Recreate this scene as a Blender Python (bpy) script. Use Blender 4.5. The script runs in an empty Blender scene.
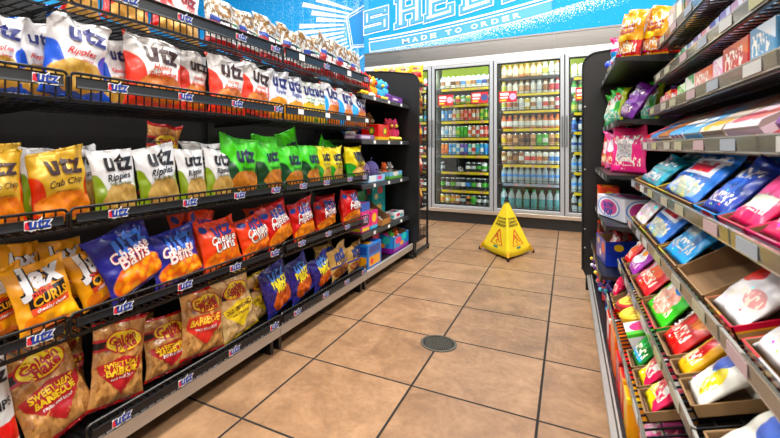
import bpy, bmesh, math, random
from math import sin, cos, tan, atan, pi, radians, sqrt
from mathutils import Vector, Matrix, noise

scene = bpy.context.scene
col = scene.collection
rnd = random.Random(7)

# ------------------------------------------------------------------ camera
H = 0.942            # lens height
YAW = 0.4752         # optical axis turned left of the aisle direction (+Y)
FPX, CX, HV = 415.0, 354.5, 147.2
cd = bpy.data.cameras.new('camera')
cd.sensor_width = 36.0
cd.lens = 36.0 * FPX / 780.0
cd.shift_x = (390.0 - CX) / 780.0
cd.shift_y = -(219.0 - HV) / 780.0
cd.clip_start = 0.02
cd.dof.use_dof = True
cd.dof.focus_distance = 2.6
cd.dof.aperture_fstop = 6.5
cam = bpy.data.objects.new('camera', cd)
cam.location = (0, 0, H)
cam.rotation_euler = (pi / 2, 0, YAW)
col.objects.link(cam)
scene.camera = cam


def yat(u, X):
    """Distance along the aisle of the point of the vertical plane X seen in pixel column u of the photograph."""
    return X / tan(atan((u - CX) / FPX) - YAW)


def zat(v, X, Y):
    return H - (v - HV) * (-X * sin(YAW) + Y * cos(YAW)) / FPX


# ------------------------------------------------------------------ materials
def lin(c):
    if isinstance(c, str):
        c = c.lstrip('#')
        c = [int(c[i:i + 2], 16) / 255 for i in (0, 2, 4)]
    return tuple(((x / 12.92) if x <= 0.04045 else ((x + 0.055) / 1.055) ** 2.4) for x in c) + (1.0,)


def ink(c):
    """Printing ink on foil: a little deeper and purer than the plain screen colour."""
    r, g, b, _ = lin(c)
    y = .3 * r + .59 * g + .11 * b
    return tuple(max(0.002, y + (x - y) * 1.12) ** 1.10 for x in (r, g, b)) + (1.0,)


MATS = {}


def mat(name, color, rough=0.5, metal=0.0, coat=0.0, emit=0.0, bump=0.0, bscale=60.0, vary=0.0):
    if name in MATS:
        return MATS[name]
    m = bpy.data.materials.new(name)
    m.use_nodes = True
    nt = m.node_tree
    b = nt.nodes['Principled BSDF']
    b.inputs['Base Color'].default_value = lin(color)
    b.inputs['Roughness'].default_value = rough
    b.inputs['Metallic'].default_value = metal
    b.inputs['Coat Weight'].default_value = coat
    b.inputs['Coat Roughness'].default_value = 0.15
    if emit:
        b.inputs['Emission Color'].default_value = lin(color)
        b.inputs['Emission Strength'].default_value = emit
    tc = nt.nodes.new('ShaderNodeTexCoord')
    nz = nt.nodes.new('ShaderNodeTexNoise')
    nz.inputs['Scale'].default_value = bscale
    nt.links.new(tc.outputs['Object'], nz.inputs['Vector'])
    if bump:
        bp = nt.nodes.new('ShaderNodeBump')
        bp.inputs['Strength'].default_value = bump
        bp.inputs['Distance'].default_value = 0.004
        nt.links.new(nz.outputs['Fac'], bp.inputs['Height'])
        nt.links.new(bp.outputs['Normal'], b.inputs['Normal'])
    mr = nt.nodes.new('ShaderNodeMapRange')
    mr.inputs['To Min'].default_value = max(0.02, rough - 0.05)
    mr.inputs['To Max'].default_value = rough + 0.05
    nt.links.new(nz.outputs['Fac'], mr.inputs['Value'])
    nt.links.new(mr.outputs['Result'], b.inputs['Roughness'])
    MATS[name] = m
    return m


class NT:
    """Small helper for building node graphs."""
    def __init__(s, m):
        s.nt = m.node_tree

    def n(s, t, **kw):
        x = s.nt.nodes.new(t)
        for k, v in kw.items():
            setattr(x, k, v)
        return x

    def put(s, sock, v):
        if hasattr(v, 'is_output'):
            s.nt.links.new(v, sock)
        else:
            sock.default_value = v

    def m(s, op, a, b=0.0, c=0.0, clamp=False):
        x = s.n('ShaderNodeMath', operation=op, use_clamp=clamp)
        s.put(x.inputs[0], a)
        s.put(x.inputs[1], b)
        s.put(x.inputs[2], c)
        return x.outputs[0]

    def mix(s, f, a, b):
        x = s.n('ShaderNodeMix', data_type='RGBA')
        s.put(x.inputs[0], f)
        s.put(x.inputs[6], a)
        s.put(x.inputs[7], b)
        return x.outputs[2]

    def rng(s, v, a, b):
        x = s.n('ShaderNodeMapRange')
        s.put(x.inputs['Value'], v)
        x.inputs['From Min'].default_value = a
        x.inputs['From Max'].default_value = b
        return x.outputs['Result']


def art(name, base, layers, rough=0.3, coat=0.28, metal=0.0, crinkle=0.45, coord='UV'):
    """Printed packaging: flat printed shapes laid out over the face (u to the right, v up, 0..1)."""
    if name in MATS:
        return MATS[name]
    mm = bpy.data.materials.new(name)
    mm.use_nodes = True
    N = NT(mm)
    bs = mm.node_tree.nodes['Principled BSDF']
    tc = N.n('ShaderNodeTexCoord')
    sp = N.n('ShaderNodeSeparateXYZ')
    N.put(sp.inputs[0], tc.outputs['UV'])
    U, V = sp.outputs[0], sp.outputs[1]
    c = ink(base)
    for L in layers:
        k = L[0]
        if k in ('ell', 'chips', 'balls'):
            dx = N.m('DIVIDE', N.m('SUBTRACT', U, L[1]), L[3])
            dy = N.m('DIVIDE', N.m('SUBTRACT', V, L[2]), L[4])
            r = N.m('ADD', N.m('MULTIPLY', dx, dx), N.m('MULTIPLY', dy, dy))
            mask = N.rng(r, 1.06, 0.94)
            cc = ink(L[5])
            if k != 'ell':
                vo = N.n('ShaderNodeTexVoronoi')
                vo.inputs['Scale'].default_value = L[7]
                N.put(vo.inputs['Vector'], tc.outputs['UV'])
                if k == 'balls':
                    f = N.rng(vo.outputs['Distance'], 0.30, 0.70)  # edges darkened: shade between the balls is put into the colour
                    cc = N.mix(f, ink(L[5]), ink(L[6]))
                else:
                    s2 = N.n('ShaderNodeSeparateColor')
                    N.put(s2.inputs[0], vo.outputs['Color'])
                    nz = N.n('ShaderNodeTexNoise')
                    nz.inputs['Scale'].default_value = L[7] * 2.2
                    N.put(nz.inputs['Vector'], tc.outputs['UV'])
                    f = N.m('ADD', N.m('MULTIPLY', s2.outputs[0], 0.55), N.m('MULTIPLY', nz.outputs['Fac'], 0.5), clamp=True)
                    cc = N.mix(f, ink(L[5]), ink(L[6]))
                    w = N.n('ShaderNodeTexNoise')
                    w.inputs['Scale'].default_value = 7.0
                    N.put(w.inputs['Vector'], tc.outputs['UV'])
                    mask = N.rng(N.m('ADD', r, N.m('MULTIPLY', w.outputs['Fac'], 0.8)), 1.44, 1.36)
        elif k == 'rect':
            a = N.m('GREATER_THAN', U, L[1])
            b = N.m('LESS_THAN', U, L[3])
            d = N.m('GREATER_THAN', V, L[2])
            e = N.m('LESS_THAN', V, L[4])
            mask = N.m('MULTIPLY', N.m('MULTIPLY', a, b), N.m('MULTIPLY', d, e))
            cc = ink(L[5])
        elif k == 'half':            # a*u + b*v > c
            q = N.m('ADD', N.m('MULTIPLY', U, L[1]), N.m('MULTIPLY', V, L[2]))
            mask = N.rng(q, L[3] - 0.008, L[3] + 0.008)
            cc = ink(L[4])
        elif k == 'dia':
            r = N.m('ADD', N.m('ABSOLUTE', N.m('DIVIDE', N.m('SUBTRACT', U, L[1]), L[3])), N.m('ABSOLUTE', N.m('DIVIDE', N.m('SUBTRACT', V, L[2]), L[4])))
            mask = N.rng(r, 1.03, 0.97)
            cc = ink(L[5])
        elif k == 'ring':
            dx = N.m('DIVIDE', N.m('SUBTRACT', U, L[1]), L[3])
            dy = N.m('DIVIDE', N.m('SUBTRACT', V, L[2]), L[4])
            r = N.m('SQRT', N.m('ADD', N.m('MULTIPLY', dx, dx), N.m('MULTIPLY', dy, dy)))
            mask = N.rng(N.m('ABSOLUTE', N.m('SUBTRACT', r, 0.8)), 0.26, 0.2)
            cc = ink(L[5])
        elif k == 'stripes':         # n slanted stripes between v0 and v1
            q = N.m('FRACT', N.m('MULTIPLY', N.m('ADD', U, N.m('MULTIPLY', V, L[4])), L[3]))
            mask = N.m('MULTIPLY', N.m('GREATER_THAN', q, 0.5), N.m('MULTIPLY', N.m('GREATER_THAN', V, L[1]), N.m('LESS_THAN', V, L[2])))
            cc = ink(L[5])
        elif k == 'scrawl':          # block of small print too fine to read
            a = N.m('MULTIPLY', N.m('GREATER_THAN', U, L[1]), N.m('LESS_THAN', U, L[3]))
            d = N.m('MULTIPLY', N.m('GREATER_THAN', V, L[2]), N.m('LESS_THAN', V, L[4]))
            mp = N.n('ShaderNodeMapping')
            mp.inputs['Scale'].default_value = (L[6], L[6] * .55, 1)
            N.put(mp.inputs[0], tc.outputs['UV'])
            nz = N.n('ShaderNodeTexNoise')
            nz.inputs['Scale'].default_value = 1.0
            nz.inputs['Detail'].default_value = 1.0
            N.put(nz.inputs['Vector'], mp.outputs[0])
            mask = N.m('MULTIPLY', N.m('MULTIPLY', a, d), N.rng(nz.outputs['Fac'], .50, .55))
            cc = ink(L[5])
        elif k == 'dots':            # printed confetti
            vo = N.n('ShaderNodeTexVoronoi')
            vo.inputs['Scale'].default_value = L[1]
            N.put(vo.inputs['Vector'], tc.outputs['UV'])
            mask = N.rng(vo.outputs['Distance'], L[2] + 0.03, L[2] - 0.03)
            hs = N.n('ShaderNodeHueSaturation')
            hs.inputs['Saturation'].default_value = 1.6
            hs.inputs['Value'].default_value = 1.3
            N.put(hs.inputs['Color'], vo.outputs['Color'])
            cc = hs.outputs[0] if L[3] is None else ink(L[3])
        c = N.mix(mask, c, cc)
    N.put(bs.inputs['Base Color'], c)
    bs.inputs['Roughness'].default_value = rough
    bs.inputs['Metallic'].default_value = metal
    bs.inputs['Coat Weight'].default_value = coat
    bs.inputs['Coat Roughness'].default_value = 0.12
    if crinkle:
        nz = N.n('ShaderNodeTexNoise')
        nz.noise_type = 'RIDGED_MULTIFRACTAL'
        nz.inputs['Scale'].default_value = 3.2
        nz.inputs['Detail'].default_value = 2.0
        N.put(nz.inputs['Vector'], tc.outputs['UV'])
        bp = N.n('ShaderNodeBump')
        bp.inputs['Strength'].default_value = crinkle
        bp.inputs['Distance'].default_value = 0.016
        N.put(bp.inputs['Height'], nz.outputs['Fac'])
        N.put(bs.inputs['Normal'], bp.outputs['Normal'])
    MATS[name] = mm
    return mm


def glass_mat(name, tint, refl=0.10):
    if name in MATS:
        return MATS[name]
    m = bpy.data.materials.new(name)
    m.use_nodes = True
    nt = m.node_tree
    nt.nodes.clear()
    N = NT(m)
    out = N.n('ShaderNodeOutputMaterial')
    t = N.n('ShaderNodeBsdfTransparent')
    t.inputs[0].default_value = lin(tint)
    g = N.n('ShaderNodeBsdfGlossy')
    g.inputs['Roughness'].default_value = 0.04
    lw = N.n('ShaderNodeLayerWeight')
    lw.inputs['Blend'].default_value = 0.25
    f = N.m('ADD', N.m('MULTIPLY', lw.outputs['Fresnel'], 0.8), refl * 0.3, clamp=True)
    mx = N.n('ShaderNodeMixShader')
    N.put(mx.inputs[0], f)
    N.put(mx.inputs[1], t.outputs[0])
    N.put(mx.inputs[2], g.outputs[0])
    N.put(out.inputs[0], mx.outputs[0])
    MATS[name] = m
    return m


BLACK = mat('black_powder_coat', '#0d0d0f', 0.42, coat=0.1)
WIRE = mat('black_wire', '#070708', 0.35)
CHANNEL = mat('price_channel_black', '#0e0f12', 0.4, coat=0.05)
ALU = mat('brushed_aluminium', '#b4b8bc', 0.35, metal=0.55)
STEEL = mat('galvanised_rail', '#b9b4ae', 0.38, metal=0.6)
WHITE = mat('label_white', '#f2f2f0', 0.5)
UBLUE = mat('logo_blue', '#1f3f9e', 0.4)
CARD = mat('brown_cardboard', '#8c6a42', 0.8, bump=0.1)
CARDIN = mat('cardboard_inside', '#7a5a38', 0.85, bump=0.1)
RUBBER = mat('black_rubber', '#0c0c0c', 0.7)

# ------------------------------------------------------------------ mesh builder
class MB:
    def __init__(s):
        s.v, s.f, s.m = [], [], []

    def add(s, vs, fs, mi=0, M=None):
        o = len(s.v)
        s.v += [tuple(M @ Vector(p)) if M is not None else tuple(p) for p in vs]
        for f in fs:
            s.f.append([o + i for i in f])
            s.m.append(mi)

    def box(s, x0, y0, z0, x1, y1, z1, mi=0, M=None):
        s.add([(x0, y0, z0), (x1, y0, z0), (x1, y1, z0), (x0, y1, z0), (x0, y0, z1), (x1, y0, z1), (x1, y1, z1), (x0, y1, z1)],
              [(3, 2, 1, 0), (4, 5, 6, 7), (0, 1, 5, 4), (1, 2, 6, 5), (2, 3, 7, 6), (3, 0, 4, 7)], mi, M)

    def rbox(s, x0, y0, z0, x1, y1, z1, r, mi=0, M=None):
        """box with its edges chamfered by r"""
        bm = bmesh.new()
        bmesh.ops.create_cube(bm, size=1.0)
        for v in bm.verts:
            v.co = Vector(((x0 + x1) / 2 + v.co.x * (x1 - x0), (y0 + y1) / 2 + v.co.y * (y1 - y0), (z0 + z1) / 2 + v.co.z * (z1 - z0)))
        bmesh.ops.bevel(bm, geom=list(bm.edges), offset=r, segments=2, affect='EDGES', profile=0.5)
        bm.verts.index_update()
        s.add([v.co.copy() for v in bm.verts], [[v.index for v in f.verts] for f in bm.faces], mi, M)
        bm.free()

    def tube(s, pts, r, n=6, mi=0, closed=False, caps=True):
        pts = [Vector(p) for p in pts]
        o = len(s.v)
        k = len(pts)
        for i, p in enumerate(pts):
            a = pts[i - 1] if i > 0 or closed else pts[i]
            b = pts[(i + 1) % k] if i < k - 1 or closed else pts[i]
            d = (b - a).normalized()
            up = Vector((0, 0, 1)) if abs(d.z) < 0.9 else Vector((1, 0, 0))
            x = d.cross(up).normalized()
            y = x.cross(d)
            for j in range(n):
                t = 2 * pi * (j + 0.5) / n
                s.v.append(tuple(p + r * (cos(t) * x + sin(t) * y)))
        for i in range(k if closed else k - 1):
            for j in range(n):
                q = (i + 1) % k
                s.f.append([o + i * n + j, o + i * n + (j + 1) % n, o + q * n + (j + 1) % n, o + q * n + j])
                s.m.append(mi)
        if caps and not closed:
            s.f.append([o + j for j in range(n)][::-1])
            s.f.append([o + (k - 1) * n + j for j in range(n)])
            s.m += [mi, mi]

    def lathe(s, prof, n=12, c=(0, 0, 0), M=None):
        """prof: list of (radius, z, material of the band that starts here)"""
        o = len(s.v)
        for r, z, *_ in prof:
            for j in range(n):
                t = 2 * pi * j / n
                p = Vector((c[0] + r * cos(t), c[1] + r * sin(t), c[2] + z))
                s.v.append(tuple(M @ p) if M is not None else tuple(p))
        for i in range(len(prof) - 1):
            for j in range(n):
                s.f.append([o + i * n + j, o + i * n + (j + 1) % n, o + (i + 1) * n + (j + 1) % n, o + (i + 1) * n + j])
                s.m.append(prof[i][2] if len(prof[i]) > 2 else 0)
        s.f.append([o + j for j in range(n)][::-1])
        s.m.append(prof[0][2] if len(prof[0]) > 2 else 0)
        s.f.append([o + (len(prof) - 1) * n + j for j in range(n)])
        s.m.append(prof[-1][2] if len(prof[-1]) > 2 else 0)

    def prism(s, poly, a, b, axis, mi=0, M=None):
        """poly: 2-D outline, pushed from a to b along axis 'x', 'y' or 'z'"""
        n = len(poly)
        def P(p, t):
            return {'x': (t, p[0], p[1]), 'y': (p[0], t, p[1]), 'z': (p[0], p[1], t)}[axis]
        s.add([P(p, a) for p in poly] + [P(p, b) for p in poly],
              [list(range(n))[::-1], list(range(n, 2 * n))] + [[i, (i + 1) % n, n + (i + 1) % n, n + i] for i in range(n)], mi, M)

    def ball(s, c, rx, ry=None, rz=None, mi=0, n=12, m=8, M=None):
        ry = ry or rx
        rz = rz or rx
        vs, fs = [], []
        for i in range(m + 1):
            p = pi * i / m
            for j in range(n):
                t = 2 * pi * j / n
                rr = max(sin(p), 0.02)
                vs.append((c[0] + rx * rr * cos(t), c[1] + ry * rr * sin(t), c[2] - rz * cos(p)))
        for i in range(m):
            for j in range(n):
                fs.append([i * n + j, i * n + (j + 1) % n, (i + 1) * n + (j + 1) % n, (i + 1) * n + j])
        s.add(vs, fs, mi, M)

    def mesh(s, name, mats, smooth=False, uv=False):
        me = bpy.data.meshes.new(name)
        me.from_pydata(s.v, [], s.f)
        for m in (mats if isinstance(mats, (list, tuple)) else [mats]):
            me.materials.append(m)
        me.polygons.foreach_set('material_index', s.m)
        bm = bmesh.new()
        bm.from_mesh(me)
        bmesh.ops.recalc_face_normals(bm, faces=bm.faces)
        bm.to_mesh(me)
        bm.free()
        if smooth:
            me.polygons.foreach_set('use_smooth', [True] * len(me.polygons))
        if uv:
            face_uv(me, uv if isinstance(uv, str) else None)
        me.update()
        return me

    def build(s, name, mats, parent=None, smooth=False, loc=(0, 0, 0), rot=(0, 0, 0), uv=False):
        return link(name, s.mesh(name, mats, smooth, uv), parent, loc, rot)


def face_uv(me, mode=None):
    """Each face gets the 0..1 frame of the whole object on its own two axes (u to the viewer's right, v up)."""
    lay = me.uv_layers.new(name='UVMap')
    xs = [v.co for v in me.vertices]
    lo = [min(c[i] for c in xs) for i in range(3)]
    sz = [max(1e-6, max(c[i] for c in xs) - lo[i]) for i in range(3)]
    for p in me.polygons:
        n = p.normal
        k = max(range(3), key=lambda i: abs(n[i]))
        for li in p.loop_indices:
            c = me.vertices[me.loops[li].vertex_index].co
            q = [(c[i] - lo[i]) / sz[i] for i in range(3)]
            if k == 2:
                uv = (1 - q[1], q[0]) if mode == 'right' else (q[0], q[1])
            elif k == 1:
                uv = (q[0] if n.y < 0 else 1 - q[0], q[2])
            else:
                uv = (q[1] if n.x > 0 else 1 - q[1], q[2])
            lay.data[li].uv = uv


def link(name, data, parent=None, loc=(0, 0, 0), rot=(0, 0, 0)):
    o = bpy.data.objects.new(name, data)
    col.objects.link(o)
    o.parent = parent
    o.location = loc
    o.rotation_euler = rot
    return o


LABELS = {}


def tag(o, label, cat, group=None, kind=None):
    o['label'] = label
    o['category'] = cat
    if group:
        o['group'] = group
    if kind:
        o['kind'] = kind
    LABELS.setdefault(label, []).append(o)
    return o


def thing(name, label, cat, loc=(0, 0, 0), rot=(0, 0, 0), group=None):
    return tag(link(name, None, None, loc, rot), label, cat, group)


def struct(o):
    o['kind'] = 'structure'
    return o


def dup(src, loc, rot=None):
    o = src.copy()
    col.objects.link(o)
    o.location = loc
    if rot is not None:
        o.rotation_euler = rot
    for ch in list(src.children):
        c = ch.copy()
        col.objects.link(c)
        c.parent = o
    return o


ORD = ['first', 'second', 'third', 'fourth', 'fifth', 'sixth', 'seventh', 'eighth', 'ninth', 'tenth', 'eleventh', 'twelfth', 'thirteenth', 'fourteenth', 'fifteenth',
       'sixteenth', 'seventeenth', 'eighteenth', 'nineteenth', 'twentieth', 'twenty-first', 'twenty-second', 'twenty-third', 'twenty-fourth']

# ------------------------------------------------------------------ lettering
TXT = {}


def text_geo(s, bold=0.0, cell=0.35, shear=0.0, space=1.0):
    """Outline letters as a flat mesh, cut into cells so that it can follow a bulging surface. Centred, one unit wide."""
    key = (s, bold, cell, shear, space)
    if key in TXT:
        return TXT[key]
    cu = bpy.data.curves.new('lettering', 'FONT')
    cu.body = s
    cu.size = 1.0
    cu.offset = bold
    cu.shear = shear
    cu.space_character = space
    cu.space_line = 0.85
    cu.align_x = 'CENTER'
    cu.resolution_u = 3
    ob = bpy.data.objects.new('lettering', cu)
    col.objects.link(ob)
    bpy.context.view_layer.update()
    me = bpy.data.meshes.new_from_object(ob.evaluated_get(bpy.context.evaluated_depsgraph_get()))
    bpy.data.objects.remove(ob)
    bm = bmesh.new()
    bm.from_mesh(me)
    bpy.data.meshes.remove(me)
    bmesh.ops.remove_doubles(bm, verts=bm.verts, dist=1e-5)
    xs = [v.co.x for v in bm.verts]
    ys = [v.co.y for v in bm.verts]
    x0, x1, y0, y1 = min(xs), max(xs), min(ys), max(ys)
    if cell:
        for ax, a, b in ((0, x0, x1), (1, y0, y1)):
            t = a + cell
            while t < b:
                co = [0, 0, 0]
                no = [0, 0, 0]
                co[ax] = t
                no[ax] = 1
                bmesh.ops.bisect_plane(bm, geom=bm.verts[:] + bm.edges[:] + bm.faces[:], plane_co=co, plane_no=no)
                t += cell
    bm.verts.index_update()
    w = x1 - x0
    vs = [((v.co.x - (x0 + x1) / 2) / w, (v.co.y - (y0 + y1) / 2) / w) for v in bm.verts]
    fs = []
    for f in bm.faces:
        f.normal_update()
        q = [v.index for v in f.verts]
        fs.append(q if f.normal.z >= 0 else q[::-1])
    bm.free()
    TXT[key] = (vs, fs, (y1 - y0) / w)
    return TXT[key]


def flat_text(mb, s, mi, width, M, bold=0.0, shear=0.0, space=1.0):
    vs, fs, _ = text_geo(s, bold, None, shear, space)
    mb.add([(x * width, y * width, 0) for x, y in vs], fs, mi, M)

# ------------------------------------------------------------------ bags
def bag_fn(w, h, t, seed, ear=0.03, flop=0.0, slope=0.0, lump=None, crease=1.0, waist=0.13):
    sv = Vector((seed * 3.17, seed * 1.31, seed * 7.7))

    def f(u, v, side=1, off=0.0):
        a = 2 * u - 1
        vs = min(1, max(0, (v - 0.035) / 0.925))
        puff = (4 * vs * (1 - vs)) ** 0.5 * (1.12 - 0.32 * vs)
        fu = max(0.0, 1 - abs(a) ** 2.6) ** 0.7
        d = t / 2 * fu * puff
        e = min(1, 3 * fu)
        n1 = noise.noise(Vector((u * 3.2, v * 4.2, side * 2.0)) + sv)
        n2 = noise.noise(Vector((u * 8.0, v * 8.0, side * 5.0)) - sv)
        d += t * crease * e * (0.15 * n1 + 0.065 * n2) * (0.3 + puff)
        d += t * 0.13 * crease * sin(a * 9 + seed * 1.7 + 2 * n1) * math.exp(-((v - 0.88) / 0.085) ** 2) * (1 - a * a)
        d += t * 0.11 * crease * sin(a * 11 + seed + 2 * n1) * math.exp(-((v - 0.10) / 0.07) ** 2) * (1 - a * a)
        if lump and lump[0] < v < lump[1] and abs(a) < 0.86:
            q = noise.voronoi(Vector((u * lump[2], v * lump[2] * h / w, seed)))[0][0]
            fade = min(1, 8 * (v - lump[0]), 8 * (lump[1] - v), 7 * (0.86 - abs(a)))
            d += lump[3] * fade * (0.45 - q)
        x = a * w / 2 * (1 - waist * puff) + 0.006 * n1 * (1 - puff) + w * 0.02 * noise.noise(Vector((v * 5, side, seed)))
        top = max(0.0, (v - 0.7) / 0.3)
        z = v * h + ear * h * (abs(a) ** 3) * top + slope * h * a * top
        y = -side * (d + 0.0006) - flop * h * top * top + (0.02 * sin(a * 4 + seed)) * top * top * crease
        return Vector((x, y - side * off, z))
    return f


def put_text(vs, fs, ms, fn, w, h, spec, mats):
    """Print a word on the front of a bag: spec = (word, u, v, width as a share of the bag, colour, options)."""
    s, cu, cv, wf, colr, o = spec
    rot = radians(o.get('rot', 0))
    arch = o.get('arch', 0.0)
    layers = []
    if o.get('ol'):
        layers.append((o['ol'], o.get('bold', 0.02) + o.get('olw', 0.05), 0.0035))
    layers.append((colr, o.get('bold', 0.02), 0.0046))
    for c, bold, off in layers:
        tv, tf, ar = text_geo(s, bold, 0.3, o.get('sh', 0.0), o.get('sp', 1.09 if s == 'utz' else 1.03))
        mm = mat('print ' + c, c, 0.35)
        if mm not in mats:
            mats.append(mm)
        mi = mats.index(mm)
        base = len(vs)
        for x, y in tv:
            y = y * o.get('ys', 1.0)
            y += arch * (0.25 - x * x)
            X, Y = (x * cos(rot) - y * sin(rot)) * wf, (x * sin(rot) + y * cos(rot)) * wf
            u, v = cu + X, cv + Y * w / h
            vs.append(fn(min(1, max(0, u)), min(1, max(0, v)), 1, off))
        for q in tf:
            fs.append([base + i for i in q])
            ms.append(mi)


def put_shape(vs, fs, ms, fn, w, h, outline, colr, off, mats):
    """Print a flat coloured panel (fan of an outline in bag u, v) on the front."""
    mm = mat('print ' + colr, colr, 0.35)
    if mm not in mats:
        mats.append(mm)
    mi = mats.index(mm)
    if len(outline) < 12:
        outline = [(a[0] + (b[0] - a[0]) * k / 10, a[1] + (b[1] - a[1]) * k / 10) for a, b in zip(outline, outline[1:] + outline[:1]) for k in range(10)]
    cu = sum(p[0] for p in outline) / len(outline)
    cv = sum(p[1] for p in outline) / len(outline)
    R = 12
    base = len(vs)
    n = len(outline)
    for k in range(R + 1):
        for p in outline:
            q = k / R
            vs.append(fn(cu + (p[0] - cu) * q, cv + (p[1] - cv) * q, 1, off))
    for k in range(R):
        for j in range(n):
            fs.append([base + k * n + j, base + k * n + (j + 1) % n, base + (k + 1) * n + (j + 1) % n, base + (k + 1) * n + j])
            ms.append(mi)


def oval(cu, cv, ru, rv, n=24):
    return [(cu + ru * cos(2 * pi * i / n), cv + rv * sin(2 * pi * i / n)) for i in range(n)]


def bag_mesh(name, w, h, t, seed, m, texts=(), shapes=(), nu=18, nv=22, **kw):
    fn = bag_fn(w, h, t, seed, **kw)
    vs, fs, uvs, ms = [], [], [], []
    mats = [m]
    idx = {}
    for side in (1, -1):
        for j in range(nv + 1):
            for i in range(nu + 1):
                u = 0.5 - 0.5 * cos(pi * i / nu) * (0.6 + 0.4 * abs(cos(pi * i / nu)))
                v = j / nv
                if side == -1 and (i in (0, nu) or j in (0, nv)):
                    idx[(side, i, j)] = idx[(1, i, j)]
                    continue
                idx[(side, i, j)] = len(vs)
                vs.append(fn(u, v, side))
                uvs.append((u, v))
    for side in (1, -1):
        for j in range(nv):
            for i in range(nu):
                q = [idx[(side, i, j)], idx[(side, i + 1, j)], idx[(side, i + 1, j + 1)], idx[(side, i, j + 1)]]
                fs.append(q if side == 1 else q[::-1])
                ms.append(0)
    nb = len(vs)
    us = [0.5 - 0.5 * cos(pi * i / nu) * (0.6 + 0.4 * abs(cos(pi * i / nu))) for i in range(nu + 1)]
    grid = [[vs[idx[(1, i, j)]] for i in range(nu + 1)] for j in range(nv + 1)]

    def on_grid(u, v, side=1, off=0.0):
        i = 0
        while i < nu - 1 and us[i + 1] < u:
            i += 1
        a = min(1, max(0, (u - us[i]) / (us[i + 1] - us[i])))
        j = min(nv - 1, int(v * nv))
        b = v * nv - j
        p00, p10, p01, p11 = grid[j][i], grid[j][i + 1], grid[j + 1][i], grid[j + 1][i + 1]
        pt = p00.lerp(p10, a).lerp(p01.lerp(p11, a), b)
        n = (p10 - p00 + p11 - p01).cross(p01 - p00 + p11 - p10)
        return pt + n.normalized() * off

    for outline, c, off in shapes:
        put_shape(vs, fs, ms, on_grid, w, h, outline, c, off + 0.0011, mats)
    for sp in texts:
        put_text(vs, fs, ms, on_grid, w, h, sp, mats)
    me = bpy.data.meshes.new(name)
    me.from_pydata([tuple(p) for p in vs], [], fs)
    for q in mats:
        me.materials.append(q)
    me.polygons.foreach_set('material_index', ms)
    me.polygons.foreach_set('use_smooth', [True] * len(fs))
    lay = me.uv_layers.new(name='UVMap')
    for lp, d in zip(me.loops, lay.data):
        d.uv = uvs[lp.vertex_index] if lp.vertex_index < nb else (0, 0)
    me.update()
    return me


NAVY, BROWN, RED, WHT = '#1c2470', '#3a1c1c', '#d02028', '#f6f4f0'
K = {}
K['ripples'] = dict(
    m=art('ripple chip bag print', '#eceaea', [('rect', 0, 0, 1, .17, '#1a5fd0'), ('ell', -0.02, 0.36, 0.26, 0.30, '#1a5fd0'), ('ell', 1.04, 0.44, 0.20, 0.16, '#1a5fd0'), ('half', -1, 1, 0.86, '#1a6fd0'), ('chips', 0.52, 0.25, 0.50, 0.19, '#e8c878', '#c68f3a', 9)]),
    t=[('utz', .60, .76, .62, NAVY, dict(bold=.034)), ('Ripples', .52, .52, .46, RED, dict(sh=.35, bold=.025)), ('Original', .6, .435, .2, RED, dict())],
    d='white ripple chip bag with blue sides', name='potato_chip_bag')
K['honey'] = dict(
    m=art('honey barbecue bag print', '#eeecea', [('rect', 0, 0, 1, .17, '#d8441c'), ('ell', -0.04, 0.38, 0.34, 0.36, '#e2441c'), ('ell', 1.06, 0.40, 0.18, 0.28, '#e2441c'), ('half', -1, 1, 0.90, '#e04a26'), ('chips', 0.58, 0.26, 0.46, 0.20, '#e0923c', '#b4541c', 9)]),
    t=[('utz', .60, .76, .60, BROWN, dict(bold=.034)), ('Honey', .58, .55, .36, '#d8481c', dict(sh=.3, bold=.02, rot=4)), ('Barbeque', .58, .455, .50, '#d8481c', dict(sh=.3, bold=.02, rot=4))],
    d='white barbeque chip bag with orange red sides', name='potato_chip_bag')
K['crab'] = dict(
    m=art('crab chip bag print', '#dcb450', [('ell', -0.04, 0.30, 0.22, 0.36, '#d8481a'), ('ell', 1.04, 0.32, 0.15, 0.36, '#d8481a'), ('chips', 0.5, 0.23, 0.5, 0.20, '#f0a030', '#d8701c', 8)], metal=0.15),
    t=[('utz', .56, .77, .62, BROWN, dict(bold=.034)), ('Crab Chip', .52, .53, .62, '#2a1812', dict(sh=.35, bold=.015, rot=5)), ('SEASONED WITH SPICE', .52, .43, .42, '#6a4020', dict())],
    d='golden crab chip bag with red orange sides', name='potato_chip_bag')
K['dill'] = dict(
    m=art('dill ripple bag print', '#dededf', [('rect', 0, 0, 1, .17, '#8aa01c'), ('ell', 0.0, 0.22, 0.24, 0.42, '#8aa01c'), ('ell', 1.06, 0.30, 0.15, 0.30, '#8aa01c'), ('chips', 0.58, 0.25, 0.44, 0.22, '#d8b878', '#b08a48', 9)]),
    t=[('utz', .58, .79, .64, '#1c1a20', dict(bold=.034)), ('Ripples', .55, .56, .56, '#1c1a20', dict(sh=.35, bold=.02, rot=5)), ('Fried Dill Pickle', .56, .47, .50, '#5c6c2a', dict())],
    d='pale grey ripple chip bag with olive sides', name='potato_chip_bag')
K['green'] = dict(
    m=art('green chip bag print', '#58c822', [('rect', 0, 0, 1, .17, '#0e4a26'), ('ell', 0.0, 0.26, 0.38, 0.36, '#0e4a26'), ('ell', 1.06, 0.40, 0.2, 0.24, '#0e4a26'), ('chips', 0.62, 0.24, 0.42, 0.18, '#d89848', '#a86028', 9)]),
    t=[('utz', .60, .68, .52, '#14203c', dict(bold=.05)), ('Jalapeno', .62, .45, .36, '#145a1c', dict(sh=.3))],
    d='bright green chip bag with dark green side', name='potato_chip_bag')
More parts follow.
